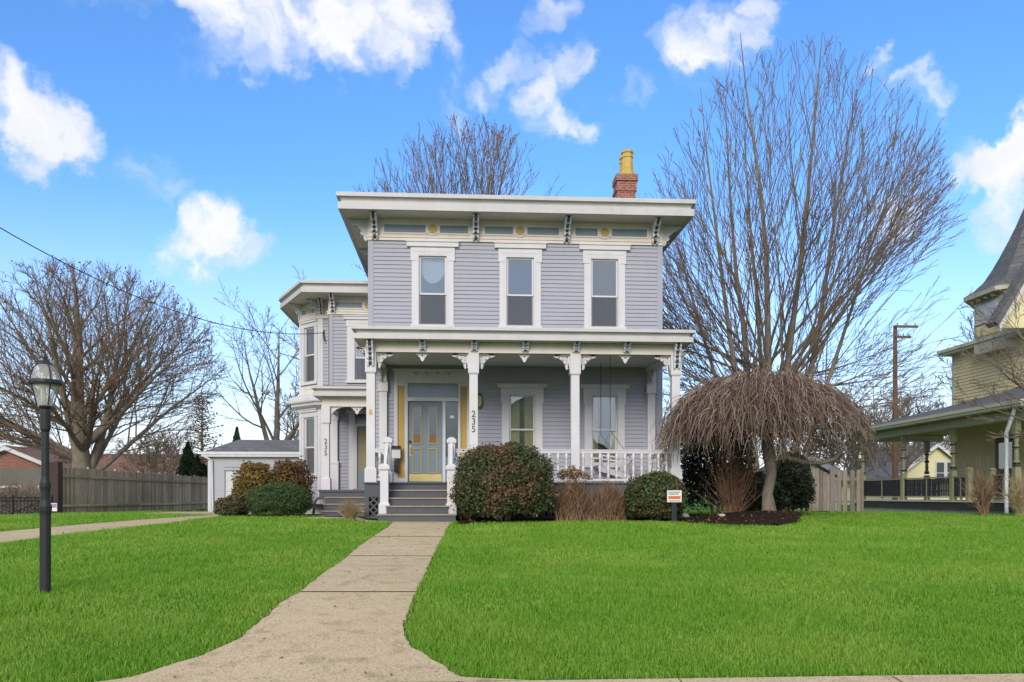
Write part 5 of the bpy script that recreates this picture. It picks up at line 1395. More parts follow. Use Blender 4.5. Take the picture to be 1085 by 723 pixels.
# yard sign
sx, sy, sz = at(714.5, 526, 17.35)
root = empty('yard_sign', (sx, sy, 0), 'small white yard sign with orange band on a short grey stake by the round bush', 'sign')
sb = float(gz(sx, sy))
mb = MB(); mb.box(sx - .155, sx + .155, sy - .01, sy + .01, sz - .125, sz + .125); pl = mb.build('sign_board', M['sign_white'], root)
mb = MB(); mb.box(sx - .13, sx + .13, sy - .016, sy - .0105, sz - .055, sz + .005); mb.build('orange_band', M['sign_orange'], pl)
mb = MB(); mb.box(sx - .13, sx + .13, sy - .015, sy - .0105, sz - .105, sz - .085); mb.box(sx - .13, sx + .12, sy - .015, sy - .0105, sz + .075, sz + .1); mb.box(sx - .13, sx + .09, sy - .015, sy - .0105, sz + .035, sz + .06); mb.build('grey_line', M['sign_grey'], pl)
mb = MB(); mb.box(sx - .055, sx + .055, sy + .012, sy + .03, sb - .1, sz - .1); mb.build('stake', M['lamp_paint'], root)
# little sign by the fence
sx, sy, sz = at(57.5, 537.5, 27.5)
root = empty('garden_sign', (sx, sy, -.4), 'tiny tilted white and purple sign by the dark fence post', 'sign')
Wz = Wall(sx, sy, 1, -.15); mb = MB(); Wz.box(mb, -.10, .10, sz - .13, sz + .13, 0, .015); b_ = mb.build('sign_board', M['sign_white'], root)
mb = MB(); Wz.box(mb, -.09, .09, sz - .02, sz + .11, .016, .02); mb.build('purple_patch', M['purple'], b_)
mb = MB(); Wz.box(mb, -.01, .01, -.5, sz - .1, -.02, -.002); mb.build('stake', M['black'], root)
# mailbox on the porch, left of the front door
mx, my, mz = at(420, 479, 21.85)
root = empty('mailbox', (mx, my, mz), 'white wall mailbox with black lid left of the front door', 'mailbox')
mb = MB(); mb.box(mx - .11, mx + .11, my - .12, my, mz - .17, mz + .06); mb.build('box', M['white'], root)
mb = MB(); mb.hexa([(mx - .12, my - .14, mz + .06), (mx + .12, my - .14, mz + .06), (mx + .12, my, mz + .062), (mx - .12, my, mz + .062), (mx - .12, my - .13, mz + .09), (mx + .12, my - .13, mz + .09), (mx + .12, my, mz + .16), (mx - .12, my, mz + .16)]); mb.build('lid', M['black'], root)
mb = MB(); mb.box(mx - .06, mx + .06, my - .03, my + .09, mz - .52, mz - .22); tag(mb.build('paper_holder', M['black']), 'narrow black newspaper holder under the white mailbox', 'holder')

# porch swing, facing along the porch to the left
SX, SY0, SY1 = 3.72, 19.95, 21.25
swing = empty('porch_swing', (SX, 20.6, 1.0), 'white slatted porch swing hanging on dark chains behind the railing', 'swing')
mb = MB()
for i in range(6):
    x = SX - .32 + i * .115; z = 1.30 - .05 * i; mb.box(x, x + .09, SY0, SY1, z, z + .022)
mb.build('seat', M['white'], swing)
mb = MB()
for i in range(12):
    y = SY0 + .06 + i * .105; mb.hexa([(SX + .32, y, 1.02), (SX + .34, y, 1.02), (SX + .34, y + .06, 1.02), (SX + .32, y + .06, 1.02), (SX + .52, y, 1.62), (SX + .54, y, 1.62), (SX + .54, y + .06, 1.62), (SX + .52, y + .06, 1.62)])
mb.hexa([(SX + .49, SY0, 1.60), (SX + .56, SY0, 1.60), (SX + .56, SY1, 1.60), (SX + .49, SY1, 1.60), (SX + .52, SY0, 1.70), (SX + .58, SY0, 1.70), (SX + .58, SY1, 1.70), (SX + .52, SY1, 1.70)])
mb.build('backrest', M['white'], swing)
for y in (SY0 - .04, SY1):
    mb = MB(); mb.hexa([(SX - .36, y, 1.54), (SX + .46, y, 1.43), (SX + .46, y + .06, 1.43), (SX - .36, y + .06, 1.54), (SX - .36, y, 1.58), (SX + .46, y, 1.47), (SX + .46, y + .06, 1.47), (SX - .36, y + .06, 1.58)])
    mb.hexa([(SX - .34, y, 1.16), (SX + .40, y, .94), (SX + .40, y + .05, .94), (SX - .34, y + .05, 1.16), (SX - .34, y, 1.32), (SX + .40, y, 1.07), (SX + .40, y + .05, 1.07), (SX - .34, y + .05, 1.32)])
    mb.box(SX - .32, SX - .26, y + .005, y + .045, 1.3, 1.54); mb.build('armrest', M['white'], swing)
for y in (SY0 - .01, SY1 + .03):
    mb = MB(); mb.tube([(SX - .08, y, 2.15), (SX - .08, y, 4.0)], .008, 5); mb.tube([(SX - .33, y, 1.5), (SX - .08, y, 2.15), (SX + .44, y, 1.45)], .008, 5); mb.build('chain', M['wire'], swing)

# service cable from the street pole to the wing
E_ = Vector((-4.3, 26.56, 5.73)); S_ = Vector((-14.1, 3.95, 0))
pts = []
for i in range(41):
    t = .8 * i / 40; p_ = E_ + (S_ - E_) * t; pts.append((p_.x, p_.y, 5.03 + 13.0 * (t - .23) ** 2 + (.0 if t else 0)))
mb = MB(); mb.tube(pts, .011, 6); mb.tube([(E_.x + .02, E_.y + .02, E_.z + .05), (E_.x, E_.y - .05, E_.z - .05), (E_.x + .06, E_.y - .05, E_.z - .3)], .02, 6)
tag(mb.build('service_cable', M['wire']), 'black sagging overhead cable running to the upper corner of the side wing', 'cable')
def utility_pole(x, y, h, label, arms=True):
    root = empty('utility_pole', (x, y, 0), label, 'utility pole')
    mb = MB(); mb.tube([(x, y, -.4), (x, y, h * .5), (x, y, h)], [.16, .14, .105], 10); mb.build('pole', M['pole_wood'], root)
    if arms:
        for z, a, b in ((h - .15, -.1, 1.25), (h - .75, -.05, .85)):
            mb = MB(); mb.box(x + a, x + b, y - .2, y - .1, z, z + .13); mb.build('crossarm', M['pole_wood'], root)
            for k in range(3): mb = MB(); xx = x + a + .15 + (b - a - .3) * k / 2; mb.lathe(xx, y - .15, [(.03, z + .13), (.05, z + .17), (.05, z + .25), (.02, z + .28)], 6); mb.build('insulator', M['sign_grey'], root)
ux, uy, uz = at(948.5, 345, 46); utility_pole(ux, uy, uz, 'brown wooden utility pole with short crossarms behind the picket fence')
utility_pole(-12.0, 8.6, 9.3, 'bare wooden utility pole at the street carrying the sagging cable', False)

# ================================================================== PLANTS
rng = np.random.default_rng(11)
def leaves(centers, size, normals=None, spread=.9, aspect=.55, jit=.35, cup=0.0):
    """kite-shaped leaf quads at the given points"""
    n = len(centers)
    d = rng.normal(size=(n, 3))
    if normals is not None: d = normals * (1 - spread) * 2 + d * spread
    d /= np.linalg.norm(d, axis=1, keepdims=True) + 1e-9
    a = rng.normal(size=(n, 3)); a -= d * (a * d).sum(1, keepdims=True); a /= np.linalg.norm(a, axis=1, keepdims=True) + 1e-9
    b = np.cross(d, a)
    s = size * (1 + rng.uniform(-jit, jit, (n, 1)))
    V = np.stack([centers - a * s * .5, centers + b * s * aspect * .5 + d * s * cup, centers + a * s * .5, centers - b * s * aspect * .5 + d * s * cup], 1).reshape(-1, 3)
    Fc = np.arange(n * 4).reshape(-1, 4)
    return V, Fc
def lumpy(dirs, seed, amp=.12, f=2.2):
    return np.array([1 + amp * mnoise.noise(Vector((d[0] * f + seed, d[1] * f, d[2] * f))) * 1.6 + amp * .5 * mnoise.noise(Vector((d[0] * f * 2.7, d[1] * f * 2.7 + seed, d[2] * f * 2.7))) for d in dirs])
def bush(name, x, y, rx, ry, h, n, size, mat, label, group=None, box=2.2, amp=.12, z0=None, up=.0, shell=.72, stems=True, aspect=.55, cut=0.0, cat='bush', zc=.45, tip=0.0):
    z0 = float(gz(x, y)) if z0 is None else z0
    n = int(n * 2.0); shell = shell - .28
    d = rng.normal(size=(n, 3)); d /= np.linalg.norm(d, axis=1, keepdims=True)
    d[:, 2] = np.where(d[:, 2] < -.75, -d[:, 2], d[:, 2])
    p = np.abs(d) ** box; k = p.sum(1) ** (-1 / box)
    rad = rng.uniform(0, 1, n); rad = shell + (1 - shell) * rad ** .6
    out = rng.uniform(0, 1, n) < .07; rad = np.where(out, rad + rng.uniform(0, 1, n) ** 2 * .16, rad)
    L = lumpy(d, rng.uniform(0, 90), amp * 1.25, 2.9)
    r = k * rad * L
    hz = h * zc
    P = np.stack([x + d[:, 0] * r * rx, y + d[:, 1] * r * ry, z0 + hz + d[:, 2] * r * np.where(d[:, 2] > 0, h - hz, hz)], 1)
    P[:, 2] = np.maximum(P[:, 2], z0 + .02)
    if tip: P[:, 2] += 0
    nn = d + np.array([0, 0, up])
    V, Fc = leaves(P, size, nn, .65, aspect)
    root = empty(name, (x, y, z0), label, cat, group)
    np_mesh('foliage', V, Fc, M[mat], root)
    if stems:
        mb = MB()
        for i in range(14):
            a = rng.uniform(0, 6.28); q = rng.uniform(.2, .75)
            mb.tube([(x + .1 * math.cos(a) * rx, y + .1 * math.sin(a) * ry, z0 - .03), (x + q * .5 * rx * math.cos(a), y + q * .5 * ry * math.sin(a), z0 + h * .4), (x + q * rx * math.cos(a), y + q * ry * math.sin(a), z0 + h * .8)], [.018, .013, .006], 5)
        mb.build('stem', M['twig'], root)
    return root
def dims(pl, pr, pt, Y, pb=None):
    xl, xr = at(pl, 500, Y)[0], at(pr, 500, Y)[0]; zt = at((pl + pr) / 2, pt, Y)[2]
    return (xl + xr) / 2, (xr - xl) / 2, zt
x, rx, zt = dims(482, 584, 473, 18.15); bush('clipped_bush', x, 18.15, rx * 1.02, .95, zt + .02, 17000, .062, 'boxwood', 'large clipped bush with rusty brown patches right of the front steps', box=2.9, amp=.075, shell=.80)
x, rx, zt = dims(663, 726, 501, 18.2); bush('round_bush', x, 18.2, rx, .72, zt, 8000, .062, 'holly', 'rounded glossy green bush behind the small white sign', box=2.4, amp=.1, shell=.76)
x, rx, zt = dims(262, 330, 513, 22.4); bush('yew_bush', x, 22.4, rx, .9, zt, 11000, .06, 'yew', 'wide low dark green yew mound left of the side steps', box=2.5, amp=.08, aspect=.3)
x, rx, zt = dims(229, 263, 526, 22.2); bush('low_bush', x, 22.2, rx, .6, zt, 4500, .06, 'boxwood', 'small low brownish green bush left of the yew mound', box=2.4, amp=.12)
x, rx, zt = dims(247, 292, 491, 23.8); bush('rusty_hedge', x, 23.8, rx, .8, zt, 6000, .075, 'gold', 'golden rusty hedge bush in front of the garage door', box=2.4, amp=.13, shell=.6)
x, rx, zt = dims(284, 330, 487, 24.2); bush('rusty_hedge', x, 24.2, rx, .8, zt, 6000, .075, 'rust', 'reddish brown hedge bush against the bay window', box=2.4, amp=.13, shell=.6)
x, rx, zt = dims(716, 792, 440, 22.6); bush('evergreen_bush', x, 22.2, rx, .9, zt, 8000, .09, 'ever', 'tall dark evergreen bush at the right corner of the porch', box=2.6, amp=.1)
x, rx, zt = dims(819, 857, 482, 24.5); bush('evergreen_bush', x, 24.5, rx, .8, zt, 7000, .08, 'ever', 'upright dark evergreen bush in front of the pale gate', box=2.8, amp=.1)
x, rx, zt = dims(770, 828, 502, 22.6); bush('broadleaf_bush', x, 22.6, rx, .8, zt, 5000, .11, 'rhodo', 'low broad leaved green shrub behind the weeping tree trunk', box=2.3, amp=.16)

def stems(name, x, y, r0, r1, h, n, rad, mat, label, cat='shrub', curve=.3, heads=0, seg=5, spread_y=.7, k=4, headsize=.1, group=None):
    z0 = float(gz(x, y)) + .02
    root = empty(name, (x, y, z0), label, cat, group); mb = MB(); tips = []
    for i in range(n):
        a = rng.uniform(0, 6.28); q = math.sqrt(rng.uniform(0, 1)); hh = h * (rng.uniform(.35, 1.04) if h > .7 else rng.uniform(.6, 1.03)) * (1 - .25 * q * q)
        bx, by = x + r0 * q * math.cos(a), y + r0 * spread_y * q * math.sin(a); a2 = a + rng.normal() * .9; q2 = min(1.1, abs(q * .6 + rng.normal() * .35)); tx_, ty_ = x + r1 * q2 * math.cos(a2), y + r1 * spread_y * q2 * math.sin(a2)
        pts = []
        for j in range(seg + 1):
            t = j / seg; w = t ** (1 + curve); s = .03 * h * t
            pts.append((bx + (tx_ - bx) * w + rng.normal() * s * .35, by + (ty_ - by) * w + rng.normal() * s * .35, z0 + hh * t - curve * .25 * hh * q * t * t))
        mb.tube(pts, [rad * (1 - .65 * j / seg) for j in range(seg + 1)], k, False); tips.append(pts[-1])
        for _b in range(2 if rng.uniform() < .6 else 1):
            p0 = Vector(pts[int(rng.integers(1, seg))]); d = Vector((rng.normal(), rng.normal(), abs(rng.normal()) + .8)).normalized()
            mb.tube([p0, p0 + d * h * .15, p0 + d * h * .28], [rad * .6, rad * .5, rad * .3], 3, False)
    mb.build('stems', M[mat], root)
    if heads:
        P = []
        for tp in [tips[i] for i in sorted(range(len(tips)), key=lambda i: -tips[i][2])[:heads]]:
            P.append(np.array(tp) + np.clip(rng.normal(size=(34, 3)), -1.6, 1.6) * headsize * np.array([.34, .34, .30]))
        for q in P: V, Fc = leaves(q, headsize * .55); np_mesh('flower_head', V, Fc, M['flower_head'], root)
    return root
x, rx, zt = dims(586, 626, 497, 18.3); stems('hydrangea', x, 18.3, .38, rx * 1.1, zt + .06, 230, .009, 'stem', 'dry brown hydrangea stems with withered flower heads beside the clipped bush', 'shrub', heads=20, headsize=.13)
x, rx, zt = dims(618, 668, 508, 18.35); stems('dry_shrub', x, 18.35, .45, rx * 1.12, zt + .04, 420, .008, 'stem', 'dense reddish brown leafless shrub left of the round bush', 'shrub')
x, rx, zt = dims(357, 389, 527, 19.0); stems('ornamental_grass', x - .02, 18.75, .12, rx, zt - .02, 420, .006, 'tan_grass', 'tuft of dry straw coloured ornamental grass left of the front steps', 'grass clump', curve=.9, k=3)
x, rx, zt = dims(738, 806, 455, 20.2); stems('bare_shrub', x + .1, 20.2, .18, rx * 1.2, zt, 120, .011, 'stem', 'bare upright shrub of pale crossing stems under the weeping tree', 'shrub', curve=.2)
x, rx, zt = dims(1010, 1070, 478, 22.0); stems('bare_shrub', x, 21.9, .12, rx, zt, 70, .010, 'stem', 'arching bare shrub in front of the yellow house porch', 'shrub', curve=.6)
x, rx, zt = dims(1062, 1100, 500, 21.2); stems('ornamental_grass', x, 21.2, .12, rx, zt + .1, 300, .008, 'tan_grass', 'tall dry tan grass clump at the right edge by the white downspout', 'grass clump', curve=.5, k=3)
ax, ay, _ = at(22, 520, 30.5); bush('brown_heap', ax, ay, 2.6, .8, 1.5, 5000, .16, 'dead_leaf_dark', 'dark brown leafless hedge behind the black iron fence', box=2.6, amp=.2, z0=-.45, cat='hedge') if 'dead_leaf_dark' in M else None

# ---------------------------------------------------------------- trees
def grow_tree(P, base, seeds, rg):
    """returns polylines (points, radii, level) of a branching skeleton"""
    out = []; env = P.get('env')
    def edge(q, d):
        c, rr_ = env; o = Vector([(q[i] - c[i]) / rr_[i] for i in range(3)]); v = Vector([d[i] / rr_[i] for i in range(3)])
        A_, B_, C_ = v.dot(v), o.dot(v), o.dot(o) - 1
        return -1 if C_ > 0 else (-B_ + math.sqrt(B_ * B_ - A_ * C_)) / A_
    def branch(p, d, L, r, lev):
        n = P['seg'][lev]; pts = [p.copy()]; dirs = []
        for i in range(n):
            d = d + Vector((rg.normal(), rg.normal(), rg.normal())) * P['wig'][lev] + Vector((0, 0, 1)) * P['trop'][lev]
            d.normalize(); p = p + d * (L / n); pts.append(p.copy()); dirs.append(d.copy())
        rad = [max(P['rmin'], r * (1 - (1 - P['taper'][lev]) * i / n)) for i in range(n + 1)]
        out.append((pts, rad, lev))
        if lev + 1 >= P['levels']: return
        nc = P['n'][lev]; nc = int(nc * rg.uniform(.8, 1.2) + .5)
        az = rg.uniform(0, 6.28)
        for c in range(nc):
            t = P['t0'][lev] + (P['t1'] - P['t0'][lev]) * (c + rg.uniform(.1, .9)) / nc
            k = min(n - 1, int(t * n)); f = t * n - k
            q = pts[k].lerp(pts[k + 1], f); dd = dirs[k]
            az += 2.4 + rg.normal() * .4
            a = R(P['ang'][lev] + rg.normal() * P['angv']); s = dd.orthogonal().normalized(); s = Matrix.Rotation(az, 3, dd) @ s
            nd = dd * math.cos(a) + s * math.sin(a)
            if P.get('fan'):
                nd = (nd + (q - P['fan'][0]).normalized() * P['fan'][1]).normalized()
            if nd.z < P.get('minz', -.2): nd.z = abs(nd.z) * .3
            LL = L * P['len'][lev] * (1 - P['fall'] * t) * rg.uniform(.7, 1.25)
            if env:
                de = edge(q, nd.normalized())
                if de < .25: continue
                LL = de * rg.uniform(.72, 1.02) if lev == 0 else min(LL, de * rg.uniform(.85, 1.05))
            branch(q, nd.normalized(), LL, min(rad[k] * .85, max(P['rmin'], rad[k] * P['rr'][lev])), lev + 1)
    for p, d, L, r in seeds:
        p, d = Vector(p), Vector(d).normalized()
        if env:
            q = p.copy(); k_ = 0
            while edge(q, d) < 0 and k_ < 60: q = q + d * .25; k_ += 1
            L = (q - p).length + edge(q, d) * rg.uniform(.96, 1.03)
        branch(p, d, L, r, 0)
    return out
def tree(name, base, P, seeds, label, seed=1, barkm='bark', twigm='twig', group=None, budm=None, nbud=0, budsize=.12, flare=0, cat='tree', trunk_levels=1):
    rg = np.random.default_rng(seed)
    polys = grow_tree(P, base, seeds, rg)
    root = empty(name, base, label, cat, group)
    def mesh(sel, nm, mat):
        Vs, Fs, o = [], [], 0
        for pts, rad, lev in sel:
            k = (8, 6, 4, 3, 3)[lev]
            A = np.array([list(p) for p in pts]); n = len(A)
            T = np.gradient(A, axis=0); T /= np.linalg.norm(T, axis=1, keepdims=True) + 1e-9
            ref = np.array([1.0, .13, .07]) if abs(T[0][0]) < .8 else np.array([.1, 1.0, .07])
            U = ref - T * (T @ ref)[:, None]; U /= np.linalg.norm(U, axis=1, keepdims=True) + 1e-9
            Bn = np.cross(T, U); th = np.arange(k) * 2 * math.pi / k
            ring = A[:, None] + (U[:, None] * np.cos(th)[None, :, None] + Bn[:, None] * np.sin(th)[None, :, None]) * np.array(rad)[:, None, None]
            Vs.append(ring.reshape(-1, 3))
            i = np.arange(n - 1)[:, None] * k; j = np.arange(k)[None]; j2 = (j + 1) % k
            Fs.append((np.stack([i + j, i + j2, i + k + j2, i + k + j], -1).reshape(-1, 4)) + o); o += n * k
        if Vs: np_mesh(nm, np.concatenate(Vs), np.concatenate(Fs), M[mat], root, smooth=True)
    mesh([q for q in polys if q[2] < trunk_levels], 'trunk', barkm); mesh([q for q in polys if q[2] >= trunk_levels], 'crown', twigm)
    if nbud:
        tips = np.array([list(q[0][-1]) for q in polys if q[2] == P['levels'] - 1])
        c = tips[rg.integers(0, len(tips), nbud)] + rg.normal(size=(nbud, 3)) * .12
        V, Fc = leaves(c, budsize); np_mesh('clinging_leaves', V, Fc, M[budm], root)
    return root
base_P = dict(levels=4, seg=(9, 7, 5, 3), wig=(.05, .07, .10, .12), trop=(.03, .05, .05, .03), taper=(.05, .12, .25, .4), n=(15, 9, 7, 0), t0=(.16, .15, .15, .1), t1=.98, ang=(34, 32, 36, 30), angv=8, len=(.52, .48, .42, .4), fall=.55, rr=(.42, .5, .55, .6), rmin=.0065)
# the big vase-shaped tree to the right of the house
bx, by = at(816, 500, 30)[:2]
P = dict(base_P); P.update(n=(12, 6, 2, 0), ang=(36, 34, 30, 26), angv=6, len=(.38, .40, .50, .4), fall=.45, t0=(.14, .22, .15, .1), trop=(.006, .010, .008, .0), wig=(.024, .04, .05, .06), taper=(.06, .12, .25, .4), rr=(.30, .45, .55, .6), rmin=.0078,
                         env=((bx + .85, by, 7.9), (6.1, 5.4, 9.3)), minz=-.05, fan=(Vector((bx, by, 2.0)), .55))
rg = np.random.default_rng(3)
seeds = []
for dx, lean, L, r in ((-1.05, -.22, 13.5, .20), (-.55, -.09, 15.5, .22), (-.1, -.01, 16.8, .25), (.45, .09, 16.5, .24), (.95, .20, 15.6, .21), (1.2, .36, 13.5, .16), (-1.2, -.36, 12, .15), (.3, .03, 15.5, .18)):
    seeds.append(((bx + dx * .45, by + rg.uniform(-.4, .4), -.3), (lean * .85, rg.uniform(-.14, .14), 1), L, r * .72))
for i in range(34):
    az = i * 2.399; th = R(38 + 46 * ((i * .618) % 1))
    seeds.append(((bx + rg.uniform(-.5, .5), by + rg.uniform(-.4, .4), rg.uniform(2.6, 5.2)), (math.sin(th) * math.cos(az), .8 * math.sin(th) * math.sin(az), math.cos(th)), 8, .06))
tree('vase_tree', (bx, by, 0), P, seeds, 'huge bare vase shaped tree with many upright trunks right of the house', 5, 'bark_warm', 'twig_warm')
# broad tree at the left
bx, by = at(92, 490, 38)[:2]
P = dict(base_P); P.update(n=(14, 9, 6, 0), ang=(44, 40, 36, 34), len=(.6, .40, .46, .4), fall=.45, t0=(.16, .2, .1, .1), trop=(.004, .012, .01, .0), wig=(.04, .06, .09, .12), taper=(.06, .12, .25, .4), rmin=.0072, seg=(10, 8, 6, 3), rr=(.34, .45, .5, .6), env=((bx - .1, by, 6.2), (6.1, 5.5, 4.85)), minz=-.15, fan=(Vector((bx, by, 1.4)), .5))
P.update(n=(24, 10, 6, 0), ang=(52, 38, 34, 32), t0=(.20, .16, .1, .1), fan=(Vector((bx, by, 1.0)), .28))
sd = [((bx, by, -.4), (.03, 0, 1), 7.2, .50), ((bx + .1, by, 1.6), (.22, .2, 1), 7, .20), ((bx - .1, by, 1.5), (-.28, -.2, 1), 7, .20)]
for i in range(9):
    az = i * 2.399 + .4; th = R(38 + 42 * ((i * .618 + .2) % 1)); sd.append(((bx + .15 * math.cos(az), by + .15 * math.sin(az), 1.4 + 1.8 * ((i * .37) % 1)), (math.sin(th) * math.cos(az), math.sin(th) * math.sin(az), math.cos(th)), 6, .14))
tree('spreading_tree', (bx, by, -.15), P, sd, 'broad spreading bare tree with thick trunk behind the board fence', 8, 'bark_warm', 'twig_warm', budm='dead_leaf', nbud=1500, budsize=.12)
# tree behind the garage
bx, by = at(288, 470, 44)[:2]
P = dict(base_P); P.update(n=(9, 7, 5, 0), ang=(48, 40, 38, 35), len=(.66, .5, .45, .4), fall=.5, rmin=.009)
tree('leafless_tree', (bx, by, -.2), P, [((bx, by, -.3), (-.02, 0, 1), 9.8, .26), ((bx, by, 2.8), (-.5, .1, 1), 6.5, .14), ((bx, by, 2.2), (.5, 0, .9), 6, .14)], 'slender bare tree standing behind the garage roof', 21)
# tree behind the main roof
bx, by = at(490, 300, 44)[:2]
P = dict(base_P); P.update(n=(11, 6, 3, 0), ang=(34, 34, 32, 28), len=(.5, .42, .45, .4), wig=(.03, .05, .07, .09), taper=(.06, .12, .25, .4), rr=(.35, .45, .55, .6), rmin=.0095, env=((bx, by, 13.8), (6.3, 5.6, 6.6)), minz=0, fan=(Vector((bx, by, 6.0)), .5))
sd = [((bx, by, -.3), (0, 0, 1), 18, .3)]
for i in range(22):
    az = i * 2.399; th = R(12 + 62 * ((i * .618) % 1)); sd.append(((bx, by, 6.5 + 3 * ((i * .37) % 1)), (math.sin(th) * math.cos(az), math.sin(th) * math.sin(az), math.cos(th)), 8, .11))
tree('leafless_tree', (bx, by, -.2), P, sd, 'tall bare tree whose crown rises behind the main roof', 33, 'bark_warm', 'twig_warm', budm='dead_leaf', nbud=600, budsize=.09)
# bare trees far behind on the right and left
far = [(930, 62, 9.5, 'far bare tree left of the brown utility pole'), (1048, 44, 9.0, 'bare tree rising behind the yellow house eave'), (868, 48, 5.5, 'twiggy bare tree behind the pale picket gate'), (905, 54, 6.0, 'brownish bare tree behind the far end of the yellow house porch'), (975, 66, 9.0, 'bare tree right of the brown utility pole'),
       (150, 56, 4.6, 'small bare tree behind the middle of the board fence'), (170, 60, 5.0, 'thin bare tree left of the dark green cone trees'), (385, 50, 11.5, 'bare tree peeping between the wing roof and main roof'), (-40, 52, 7.0, 'bare tree at the far left beyond the brick house'), (700, 60, 8, 'bare tree showing between the porch and the weeping tree'),
       (845, 70, 7.5, 'wide bare tree far behind the grey shed'), (890, 40, 4.2, 'low bare tree just behind the picket fence'), (920, 74, 8.0, 'hazy bare tree far behind the yellow house porch'), (955, 50, 6.5, 'bare tree crossing the utility pole with fine twigs'), (1000, 75, 8.0, 'bare tree far beyond the small yellow cottage'), (330, 62, 8.5, 'bare tree behind the garage close to the bay window'), (180, 75, 6.5, 'pale bare tree far behind the long brick house')]
for i, (px, Y, h, lab) in enumerate(far):
    bx, by = at(px, 500, Y)[:2]
    P = dict(base_P); P.update(n=(11, 8, 6, 0), ang=(44, 38, 38, 34), len=(.6, .5, .45, .4), rmin=.010 + .00008 * Y)
    sd = [((bx, by, -.3), (.02, 0, 1), h, .02 * h), ((bx, by, h * .2), (.45, .1, 1), h * .7, .012 * h), ((bx, by, h * .2), (-.45, -.1, 1), h * .7, .012 * h)]
    tree('leafless_tree', (bx, by, -.2), P, sd, lab, 50 + i, group='bare trees beyond the garden', budm='dead_leaf', nbud=0)
# a tree beside the frame whose limbs reach in front of the yellow house
bx, by = at(1150, 500, 20.5)[:2]
P = dict(base_P); P.update(n=(9, 6, 5, 0), ang=(32, 32, 34, 34), len=(.6, .5, .45, .4), rmin=.006, trop=(-.02, .01, .02, 0), minz=-.3)
tree('leafless_tree', (bx, by, 0), P, [((bx, by, -.3), (.05, 0, 1), 6.5, .16), ((bx, by, 2.2), (-1, .1, .75), 3.6, .07), ((bx, by, 2.6), (-1, -.1, 1.1), 3.6, .07), ((bx, by, 1.8), (-.9, .2, .45), 3.0, .05)], 'bare tree at the right edge whose limbs cross the yellow house wall', 91)
ax, ay = at(30, 520, 31.5)[:2]
stems('brush_heap', ax - .5, ay, 1.5, 2.1, 1.55, 420, .016, 'twig', 'brown heap of brushwood behind the black iron fence', 'brushwood', curve=.4)
# conifer with brownish sprays, and the dark cone trees
bx, by = at(214, 470, 50)[:2]
root = empty('larch_tree', (bx, by, -.2), 'thin conical tree with brown leaves behind the dark green cone trees', 'tree')
mb = MB(); mb.tube([(bx, by, -.3), (bx, by, 3), (bx, by, 6.6)], [.14, .09, .02], 6); mb.build('trunk', M['bark'], root)
mb = MB(); PP_ = []
for i in range(120):
    z = 1.0 + 5.5 * (i / 120); a = i * 2.4; L = (1 - z / 7.2) * 2.9 * rng.uniform(.6, 1.1)
    p0, p1 = Vector((bx, by, z)), Vector((bx + L * math.cos(a), by + L * math.sin(a), z + L * .18)); mb.tube([p0, p0.lerp(p1, .5), p1], [.03, .02, .01], 3, False)
    for t in np.linspace(.3, 1, 9): PP_.append(np.array(p0.lerp(p1, t)) + rng.normal(size=3) * .12)
mb.build('branches', M['twig'], root)
V, Fc = leaves(np.array(PP_) + rng.normal(size=(len(PP_), 3)) * .12, .16); np_mesh('foliage', V, Fc, M['dead_leaf'], root)
bx, by = at(130, 470, 46)[:2]
def cone_tree(px, Y, h, w, label):
    bx, by = at(px, 480, Y)[:2]; n = 5000; z0 = -.3
    t = rng.uniform(0, 1, n) ** .8; a = rng.uniform(0, 6.28, n); prof = np.minimum(1, (1 - t) * 1.7) ** .8 * (.9 + .1 * np.sin(t * 40 + a * 3))
    r = w * prof * (.75 + .3 * rng.uniform(0, 1, n))
    P_ = np.stack([bx + r * np.cos(a), by + r * np.sin(a), z0 + .1 + h * t], 1)
    d = np.stack([np.cos(a), np.sin(a), np.full(n, .5)], 1); V, Fc = leaves(P_, .17, d, .5, .5)
    root = empty('cone_tree', (bx, by, z0), label, 'tree'); np_mesh('foliage', V, Fc, M['arbor'], root)
    mb = MB(); mb.tube([(bx, by, z0), (bx, by, h * .8)], [.1, .03], 6); mb.build('trunk', M['bark'], root)
cone_tree(199, 47, 3.7, .75, 'tallest dark green cone shaped tree behind the board fence')
cone_tree(209, 46.4, 2.9, .7, 'shorter dark green cone tree at the left edge of the garage')
cone_tree(216, 47.5, 2.5, .7, 'rounded dark green conifer squeezed beside the garage wall')
cone_tree(251, 60, 5.6, .8, 'dark conifer tip rising above the garage roof ridge')

# ---- weeping tree in the mulch bed
wx, wy = 7.25, 19.1; wz = float(gz(wx, wy)) + .13
root = empty('weeping_tree', (wx, wy, wz), 'umbrella shaped weeping tree with hanging brown twigs and pale trunk', 'tree')
mb = MB()
tp = [(wx - .02, wy, wz - .15), (wx, wy, wz + .15), (wx - .03, wy + .02, wz + .5), (wx + .06, wy, wz + .95), (wx + .02, wy, wz + 1.35), (wx - .05, wy, wz + 1.8), (wx - .12, wy, wz + 2.3)]
mb.tube(tp, [.25, .165, .125, .12, .15, .13, .09], 10); mb.build('trunk', M['bark_pale'], root, smooth=True)
mb = MB(); strands = []
rg = np.random.default_rng(42)
Rx, Ry, ZT = 2.36, 1.9, 3.48
def dome(q, a):       # q 0 centre to 1 rim
    sx = Rx * (1.0 if math.cos(a) < 0 else 1.0)
    return Vector((wx - .05 + sx * q * math.cos(a), wy + Ry * q * math.sin(a), ZT - .62 * q ** 2.0 - .55 * q ** 6 - (.30 * max(0, math.cos(a)) * q)))
